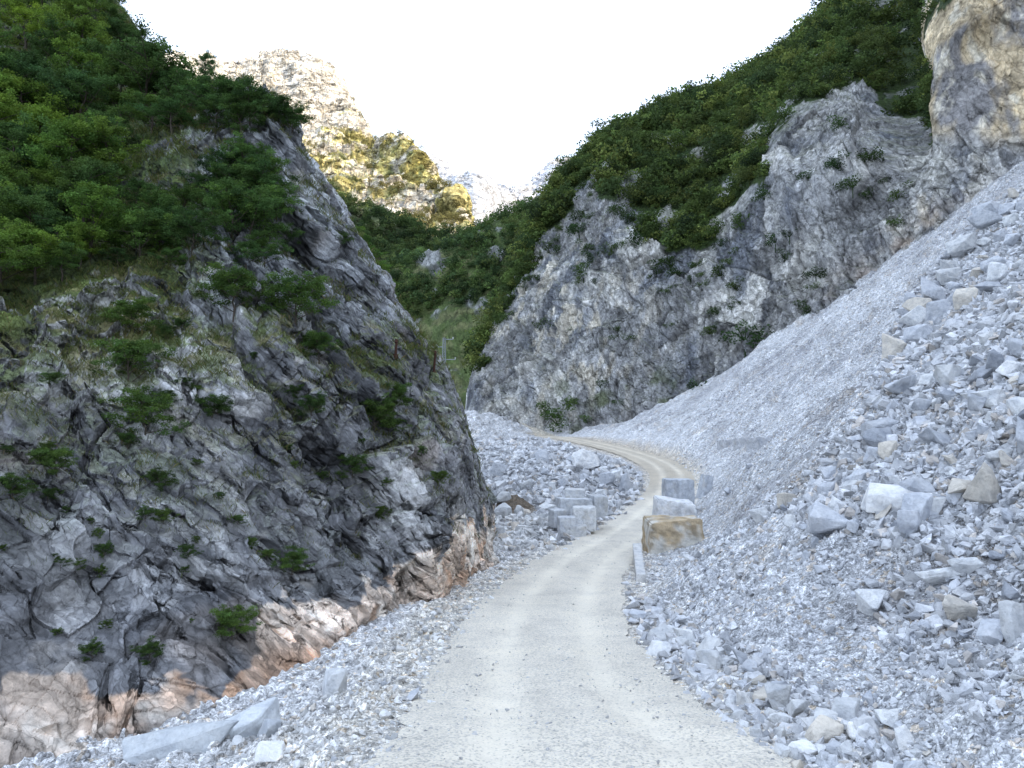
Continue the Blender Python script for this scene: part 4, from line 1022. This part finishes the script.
def boulder(px, py, w, h=None, label=None, tint='grey', group=None, yaw=None, tilt=.35, flat=None):
    x, y, z, ok = on_ground(px, py+(h or w*.6)*.3)
    if not ok[0]: return
    x, y, z = x[0], y[0], z[0]
    i = random.randrange(len(BMS)); W = w*y/F
    o = bpy.data.objects.new('boulder', BMS[i]); COL.objects.link(o)
    sx = W/EXT[i][0]; hh = (h*y/F)/EXT[i][2] if h else sx*random.uniform(.8, 1.25)
    o.scale = (sx, sx*random.uniform(.8, 1.1), hh*1.15)
    o.location = (x-.16*W*(x > 3), y-.1*W, z+EXT[i][2]*hh*.30)
    o.rotation_euler = (random.uniform(-tilt, tilt), random.uniform(-tilt, tilt), random.uniform(-.6, .6)+random.choice([0, math.pi]) if h else random.uniform(0, 6.28))
    t = TINTS[tint]; o.color = (*t, 1)
    tag(o, label, 'boulder', group); return o
HAND = [(897, 497, 54, 24, 'white flat topped boulder sitting alone in the middle of the right scree', 'white'), (985, 475, 40, 34, 'large cream grey boulder near the right frame edge, above the white flat one', 'tan'),
 (1008, 421, 36, 28, 'dark grey rounded boulder at the right frame edge', 'grey'), (838, 520, 48, 26, 'wide grey slab boulder left of the white flat topped one', 'grey'), (899, 343, 30, 26, 'tan cube shaped boulder at the lower end of the upper boulder trail', 'tan'),
 (936, 292, 30, 26, 'biggest grey boulder of the upper trail on the right scree', 'grey'), (922, 305, 24, 22, 'tan grey boulder touching the biggest one of the upper trail', 'tan'), (952, 272, 26, 16, 'flat pale boulder at the top of the tight cluster', 'pale'),
 (940, 570, 40, 18, 'pale elongated boulder, left of two side by side', 'pale'), (967, 564, 30, 17, 'pale elongated boulder, right of two side by side', 'pale'), (965, 608, 30, 22, 'cream blocky boulder under the pale side by side pair', 'tan'),
 (875, 602, 30, 24, 'pale angular boulder alone on the lower scree', 'pale'), (1016, 622, 26, 44, 'tall pale boulder cut by the right frame edge', 'pale'), (997, 634, 42, 18, 'flat leaning slab beside the tall boulder at the right edge', 'grey'),
 (855, 712, 36, 24, 'pale blocky boulder in the pile near the lower right', 'pale'), (823, 732, 34, 24, 'cream boulder left of the pale blocky one in the pile', 'tan'), (873, 733, 28, 20, 'brightest white stone of the roadside pile', 'white'),
 (1014, 368, 30, 14, 'flat white slab on the upper right scree at the frame edge', 'white'), (992, 395, 34, 18, 'flat pale slab on the upper right scree', 'pale'), (940, 437, 36, 18, 'long grey slab in the middle boulder field', 'grey'),
 (927, 505, 30, 20, 'pale wedge boulder right of the white flat topped one', 'pale'), (908, 527, 34, 26, 'grey boulder below the white flat topped one', 'grey'), (762, 512, 22, 14, 'small pale boulder on the scree left of the wide slab', 'pale'),
 (332, 684, 30, 30, 'tilted pale block with a shadowed underside beside the road', 'pale'), (274, 752, 34, 16, 'flat whitish stone on the left verge near the bottom', 'white'), (589, 456, 28, 17, 'big whitish boulder beside the far bend of the road', 'white'),
 (788, 497, 22, 16, 'tan boulder at the left tip of the middle boulder field', 'tan'), (690, 636, 28, 18, 'pale stone at the top of the roadside pile', 'pale'), (743, 668, 24, 18, 'white stone in the middle of the roadside pile', 'white')]
for h in HAND: boulder(*h[:4], label=h[4], tint=h[5], tilt=.2)
BANDS = [
 ([(880, 352), (925, 270), (962, 235), (1024, 178), (1040, 255), (965, 305), (930, 332)], 34, (12, 30), 11, 'grey marble boulder in the tight trail running down the upper right scree', 'boulders of the upper trail on the right scree', 'gggggppt'),
 ([(870, 405), (930, 360), (1040, 300), (1040, 520), (900, 530), (790, 528), (778, 500), (850, 450)], 70, (12, 34), 11, 'grey marble boulder in the broad field in the middle of the right scree', 'boulders of the middle field on the right scree', 'ggggggppptd'),
 ([(1040, 540), (930, 555), (885, 640), (960, 690), (1040, 700)], 22, (9, 27), 12, 'loose boulder on the lower right scree near the frame edge', 'boulders on the lower right scree', 'ggpd'),
 ([(625, 590), (668, 622), (720, 640), (790, 690), (870, 695), (960, 775), (790, 775), (700, 690), (645, 650)], 74, (13, 30), 9, 'angular pale stone of the pile spilling onto the right edge of the road', 'stones of the pile on the right edge of the road', 'ggppppwppt'),
 ([(690, 450), (860, 400), (900, 560), (860, 640), (720, 640), (665, 600)], 26, (7, 16), 16, 'small scattered boulder on the bare gravel between pile and boulder field', 'boulders scattered on bare gravel', 'ggp'),
 ([(478, 445), (600, 455), (640, 470), (622, 505), (560, 535), (500, 528), (482, 490)], 48, (9, 24), 7, 'pale boulder in the rubble field left of the far bend of the road', 'boulders of the rubble field', 'gppw'),
 ([(170, 745), (300, 690), (400, 640), (430, 700), (380, 768), (200, 768)], 12, (8, 17), 14, 'small pale stone on the gravel verge under the left cliff', 'stones on the left verge', 'gppt')]
TK = {'g': 'grey', 'p': 'pale', 't': 'tan', 'd': 'dark', 'w': 'white'}
for poly, n, (a, b), md, lab, grp, tk in BANDS:
    for x, y in rand_in(poly, n, md):
        boulder(x, y, (a+(b-a)*random.random()**2.4)*.94, label=lab, tint=TK[random.choice(tk)], group=grp)
# big slab at the lower left
def n_dir(c, w, d, h): return Vector((c.x/w, c.y/d, (c.z-h/2)/h)).normalized()
def shaped_block(name, P0, w, d, h, yaw, tint, seed, label, cat, roll=0., pitch=0., rough=.03, topcut=(0, 0), group=None, stain=None):
    bm = bmesh.new(); bmesh.ops.create_cube(bm, size=1.)
    for v in bm.verts: v.co = Vector((v.co.x*w, v.co.y*d, (v.co.z+.5)*h+(topcut[0]*v.co.x*2+topcut[1]*v.co.y*2 if v.co.z > 0 else 0)))
    rs = random.Random(seed)
    for v in bm.verts: v.co += Vector([rs.uniform(-1, 1)*rough*min(w, h)*1.2 for _ in range(3)])
    bmesh.ops.bevel(bm, geom=list(bm.edges), offset=.03*min(w, h, d), segments=2, affect='EDGES')
    bmesh.ops.triangulate(bm, faces=[f for f in bm.faces if len(f.verts) > 4])
    bmesh.ops.subdivide_edges(bm, edges=[e for e in bm.edges if e.calc_length() > .15*max(w, h)], cuts=14, use_grid_fill=True)
    for v in bm.verts:
        k = mnoise.noise(v.co*2.3/max(.3, min(w, h))+Vector((seed, 0, 0)))*rough*min(w, h)*.9+mnoise.noise(v.co*9+Vector((0, seed, 0)))*rough*.18
        n = Vector((v.co.x/w, v.co.y/d, (v.co.z-h/2)/h)).normalized(); v.co += n*k
    for v in bm.verts:      # broken corners
        q = Vector((abs(v.co.x)/(w/2), abs(v.co.y)/(d/2), abs(v.co.z-h/2)/(h/2)))
        e = sorted(q)[1]
        if e > .8: v.co -= n_dir(v.co, w, d, h)*max(0, mnoise.noise(v.co*5+Vector((seed*3, 1, 0)))+.15)*(e-.8)*5*.09*min(w, h)
    me = bpy.data.meshes.new(name); bm.to_mesh(me); bm.free()
    co = np.empty(len(me.vertices)*3, np.float32); me.vertices.foreach_get('co', co); co = co.reshape(-1, 3)
    c4 = np.ones((len(co), 4), np.float32)
    if stain is not None:
        f = sstep(-.25, .05, fbm(co/.75+seed, 4, 900))
        c4[:, :3] = mix(np.ones((len(co), 3)), np.array(stain), np.clip(f, 0, 1)*.95)
        f = sstep(.1, .3, fbm(co/.5+seed+30, 4, 903)); c4[:, :3] = mix(c4[:, :3], np.array(stain)*.55, f*.7)
    dust = sstep(.15, .5, fbm(co/.45+seed*2, 4, 910)); c4[:, :3] = mix(c4[:, :3], c4[:, :3]*C(.80, .76, .70), dust*.7)
    if stain is None and h > .5: c4[:, :3] *= (1-.16*(np.abs(((co[:, 0]*3.3+seed) % 1)-.5) < .09)*sstep(-.1, .2, fbm(co/.6+seed, 3, 912)))[:, None]
    a = me.color_attributes.new('Col', 'FLOAT_COLOR', 'POINT'); a.data.foreach_set('color', c4.ravel())
    me.materials.append(M_STONE); o = bpy.data.objects.new(name, me); COL.objects.link(o)
    o.location = P0; o.rotation_euler = (roll, pitch, yaw); o.color = (*tint, 1); return tag(o, label, cat, group)
def pblock(x0, x1, ytop, ybot, Y, d, label, tint, yaw=0., seed=1, **kw):
    """a block whose front face spans these image columns at distance Y, standing on (or in) the ground"""
    a = P(x0, ybot, Y); b = P(x1, ytop, Y); w = b[0]-a[0]; h = b[2]-a[2]
    return shaped_block('marble_block', ((a[0]+b[0])/2, Y+d/2, a[2]), w, d, h, yaw, tint, seed, label, 'stone block', **kw)
grey = (.56, .59, .64); pale = (.74, .75, .77)
pblock(652, 706, 521, 562, 31.5, 2.0, 'squared block with a brown stained broken face, lowest of the roadside stack', (.66, .63, .57), yaw=-.06, seed=3, rough=.07, stain=(.80, .66, .48))
pblock(659, 699, 501, 540, 35.5, 2.2, 'white block with a slanting top behind the brown stained one', pale, yaw=-.12, seed=5, topcut=(-.11, .06), rough=.04)
pblock(667, 695, 480, 530, 41, 1.6, 'grey sawn block standing farthest back in the roadside stack', grey, yaw=-.05, seed=6, rough=.012)
pblock(700, 708, 475, 500, 47, .8, 'light grey slab half buried right behind the sawn block', grey, yaw=.3, seed=7, pitch=.25, rough=.02)
pblock(651, 661, 574, 606, 24.3, 6.6, 'long narrow pale block set on edge along the road before the stack', (.60, .60, .60), yaw=-.145, seed=9, rough=.05)
RUBY = float(on_ground(576, 531)[1][0]); print('RUBY', RUBY)
for i, (x0, x1, y0, y1, Y, d, lab) in enumerate([(566, 586, 490, 506, 57, 1.4, 'small squared block on top of the stacked blocks in the rubble field'), (559, 592, 499, 512, 55.5, 1.4, 'long squared block in the upper course of the rubble field stack'),
      (591, 606, 496, 513, 55, 1.3, 'squared block at the right end of the rubble field stack'), (574, 597, 508, 528, 53, 1.3, 'largest squared block at the front of the rubble field stack'),
      (551, 566, 511, 524, 53.5, 1.1, 'squared block at the left end of the rubble field stack'), (559, 576, 518, 530, 52.3, .9, 'small squared block low in front of the rubble field stack'),
      (559, 587, 526, 536, 51, 1.0, 'flat squared block lowest in the rubble field stack'), (556, 572, 509, 519, 54.5, 1., 'squared block tucked behind the left end of the stack')]):
    if i in (0, 1, 2, 7): Yb = RUBY+2.0+(i == 0)*.8
    else: Yb = RUBY+(i in (4,))*.6-(i in (5, 6))*.7
    if i == 0: y0, y1 = 490, 500
    pblock(x0, x1, y0, y1+(4 if i else 0), Yb, d, lab, (.62, .64, .67) if i % 3 else (.72, .73, .74), yaw=(-.1, .1, .2, -.05, .2, .1, -.08, .15)[i], seed=20+i, rough=.03)
for i, (x0, x1, y0, y1, lab) in enumerate([(722, 737, 433, 448, 'low grey ledge stone half buried in the scree, left of three'), (738, 752, 431, 446, 'low grey ledge stone half buried in the scree, middle of three'), (752, 772, 429, 445, 'low grey ledge stone half buried in the scree, right of three')]):
    x, y, z, ok = on_ground((x0+x1)/2, (y0+y1)/2)
    Y = y[0]; w = (x1-x0)*Y/F
    shaped_block('ledge_stone', (x[0], Y, z[0]-1.1), w, 2.2, 1.35, .2, (.55, .56, .59), 40+i, lab, 'stone', roll=-.1, rough=.08)
# slab: long, bluish, its ridge running up to the right
a = P(108, 772, 8.3); x, y, z, ok = on_ground(165, 750)
for (x, y, sx, sy, sz, rz, ry, rx, k, up, tn, lab) in [(-3.95, 8.75, 1.30, .62, .42, .32, -.20, .25, 3, .03, (.62, .65, .68), 'big bluish white shard lying under the cliff at the bottom left'),
        (-3.25, 9.30, .85, .50, .46, .42, -.30, -.2, 7, .02, (.66, .69, .72), 'second bluish shard leaning on the upper end of the big one'),
        (-2.95, 9.05, .42, .34, .30, 1.1, .2, .3, 11, .03, (.60, .63, .67), 'small bluish shard at the roadside end of the two big ones')]:
    o = bpy.data.objects.new('stone_shard', BMS[k]); COL.objects.link(o); e_ = EXT[k]
    o.scale = (sx/e_[0], sy/e_[1], sz/e_[2]); o.location = (x, y, float(gz(x, y)[0])+up+.05); o.rotation_euler = (rx, ry, rz); o.color = (*tn, 1); tag(o, lab, 'stone')

# chips: everything too small and too many to count
CH = []
for i in range(14):
    bm = hull(950+i, random.choice([9, 10, 11, 12]), .8, (1, random.uniform(.65, 1.), random.uniform(.5, .9)))
    bmesh.ops.triangulate(bm, faces=bm.faces); bm.verts.index_update()
    CH.append((np.array([v.co[:] for v in bm.verts]), np.array([[v.index for v in f.verts] for f in bm.faces]))); bm.free()
def scatter(n, poly, smin, smax, pw, seed, tintmix):
    rs = np.random.RandomState(seed)
    xs = [q[0] for q in poly]; ys = [q[1] for q in poly]
    px = rs.uniform(min(xs), max(xs), n); py = rs.uniform(min(ys), max(ys), n); k = inpoly(px, py, poly); px, py = px[k], py[k]
    x, y, z, ok = on_ground(px, py); d, _, sd, _ = road_near(x, y)
    s = (smin+(smax-smin)*rs.rand(len(x))**pw)*y/F; s = np.clip(s, .012, .8)
    ok &= (d > 1.45+s*.5+.5*rs.rand(len(x))) & (np.hypot((x-.1)/1.5, (y-49)/3.2) > 1.0) ; x, y, z, s = x[ok], y[ok], z[ok], s[ok]
    if seed == 2:
        k = ((s*F/y < 3.2) | (y < 30)) & ((s*F/y < 6) | (y < 45)) & ((s*F/y < 3.2) | (fbm(np.stack([x*.09, y*.35-x*.1, 0*x], 1), 4, 333) > .02)); x, y, z, s = x[k], y[k], z[k], s[k]
    x = x+rs.normal(size=len(x))*y*.004; z = gz(x, y)
    return x, y, z, s
SETS = [scatter(3800, [(1035, 175), (960, 225), (900, 300), (880, 400), (800, 490), (900, 560), (870, 640), (960, 720), (1035, 740)], 6, 19, 2.0, 6, 0),
        scatter(26000, [(150, 775), (300, 690), (480, 580), (520, 545), (640, 520), (560, 580), (440, 680), (400, 775)], 1.5, 9, 6, 1, 0),
        scatter(60000, [(620, 560), (700, 400), (1030, 150), (1030, 775), (780, 775), (650, 660)], 1.6, 10, 6, 2, 0),
        scatter(4200, [(625, 580), (668, 612), (790, 670), (980, 775), (770, 775), (690, 690), (636, 640)], 6, 17, 2.2, 3, 0),
        scatter(13000, [(880, 352), (925, 270), (1040, 178), (1040, 300), (1040, 560), (900, 540), (780, 520), (850, 450)], 4, 15, 2.6, 4, 0),
        scatter(6000, [(474, 436), (560, 440), (640, 470), (640, 512), (560, 545), (490, 560)], 2.5, 13, 2.6, 5, 0)]
V = []; Fc = []; K = []; n = 0; rs = np.random.RandomState(77)
X, Y_, Z, S_ = [np.concatenate([q[k] for q in SETS]) for k in range(4)]
pk = rs.randint(0, len(CH), len(X))
for c in range(len(CH)):
    m = pk == c; v, f = CH[c]; q = rs.normal(size=(m.sum(), 4)); q[:, 1:3] *= .45; q /= np.linalg.norm(q, axis=1)[:, None]
    w_, x_, y_, z_ = q.T
    R = np.stack([1-2*(y_*y_+z_*z_), 2*(x_*y_-z_*w_), 2*(x_*z_+y_*w_), 2*(x_*y_+z_*w_), 1-2*(x_*x_+z_*z_), 2*(y_*z_-x_*w_), 2*(x_*z_-y_*w_), 2*(y_*z_+x_*w_), 1-2*(x_*x_+y_*y_)], 1).reshape(-1, 3, 3)
    vv = np.einsum('nij,vj->nvi', R, v)*S_[m][:, None, None]+np.stack([X[m], Y_[m], Z[m]+S_[m]*.12], 1)[:, None, :]
    V.append(vv.reshape(-1, 3)); Fc.append((f[None]+(np.arange(m.sum())*len(v))[:, None, None]).reshape(-1, 3)+n); n += m.sum()*len(v)
    lft = (X[m] < 1+Y_[m]*.03) & (Y_[m] < 46)
    t = np.where(lft[:, None], C(.73, .73, .73), C(.62, .63, .655))*rs.uniform(.6, 1.25, (m.sum(), 1)); wm = rs.rand(m.sum()) < .10; t[wm] = t[wm]*[1.03, .94, .84]
    K.append(np.repeat(t, len(v), 0))
o = raw_mesh('gravel', np.concatenate(V), np.concatenate(Fc), np.concatenate(K), M_CHIP); tag(o, 'loose angular marble gravel and chips', 'gravel', kind='stuff')
# pebbles lying on the road
xr = RS.uniform(-2.1, 2.1, 11000); ai = (RS.rand(11000)**1.6*n_a*.62).astype(int)
keep = RS.rand(11000) < np.clip(1.05-np.exp(-((np.abs(xr)-.8)/.38)**2), .05, 1); xr, ai = xr[keep], ai[keep]
X = RR[ai, 0]+nrm[ai, 0]*xr; Yp = RR[ai, 1]+nrm[ai, 1]*xr; ok = Yp > 2; X, Yp, ai = X[ok], Yp[ok], ai[ok]
Zp = RR[ai, 2]+.03; V = []; Fc = []; n = 0; K = []
for x, y, z in zip(X, Yp, Zp):
    v, f = CH[random.randrange(len(CH))]; s = random.uniform(.012, .022)+.05*random.random()**7; a = random.uniform(0, 6.28); ca, sa = math.cos(a), math.sin(a)
    V.append(v @ np.array([[ca, sa, 0], [-sa, ca, 0], [0, 0, 1]])*s+[x, y, z]); Fc.append(f+n); n += len(v); K.append(np.full((len(v), 3), random.uniform(.35, .62)))
o = raw_mesh('pebbles', np.concatenate(V), np.concatenate(Fc), np.concatenate(K), M_CHIP); tag(o, 'small loose pebbles strewn on the dusty road', 'pebbles', kind='stuff')

# ------------------------------------------------------------------ camera, sun, sky
cam = bpy.data.cameras.new('camera'); cam.sensor_width = 36; cam.lens = F/1024*36; cam.clip_start = .1; cam.clip_end = 30000
co = bpy.data.objects.new('camera', cam); COL.objects.link(co); co.location = (0, 0, 0); co.rotation_euler = (math.pi/2+TH, 0, 0)
scene.camera = co
EL = math.radians(20); AZ = math.radians(25)          # azimuth measured from +X towards -Y
sd = Vector((math.cos(EL)*math.cos(AZ), -math.cos(EL)*math.sin(AZ), math.sin(EL)))
sun = bpy.data.lights.new('sun', 'SUN'); sun.energy = 5.0; sun.angle = math.radians(.5); sun.color = (1, .83, .58)
so = bpy.data.objects.new('sun', sun); COL.objects.link(so); so.rotation_euler = sd.to_track_quat('Z', 'Y').to_euler(); so.location = (200, -80, 300)
w = bpy.data.worlds.new('World'); scene.world = w; w.use_nodes = True; nt = w.node_tree
bg = nt.nodes['Background']; sky = nt.nodes.new('ShaderNodeTexSky'); sky.sky_type = 'NISHITA'; sky.sun_disc = False
sky.sun_elevation = EL; sky.sun_rotation = math.pi/2+AZ; sky.air_density = 1.0; sky.dust_density = 3.0; sky.ozone_density = 1.0
mx = nt.nodes.new('ShaderNodeMix'); mx.data_type = 'RGBA'; mx.inputs[0].default_value = .62
mx.inputs[7].default_value = (14.4, 16.8, 20.8, 1)
nt.links.new(sky.outputs[0], mx.inputs[6]); nt.links.new(mx.outputs[2], bg.inputs[0]); bg.inputs[1].default_value = .15
scene.view_settings.view_transform = 'Standard'; scene.view_settings.look = 'None'; scene.view_settings.exposure = 0
scene.cycles.max_bounces = 6; scene.cycles.diffuse_bounces = 4
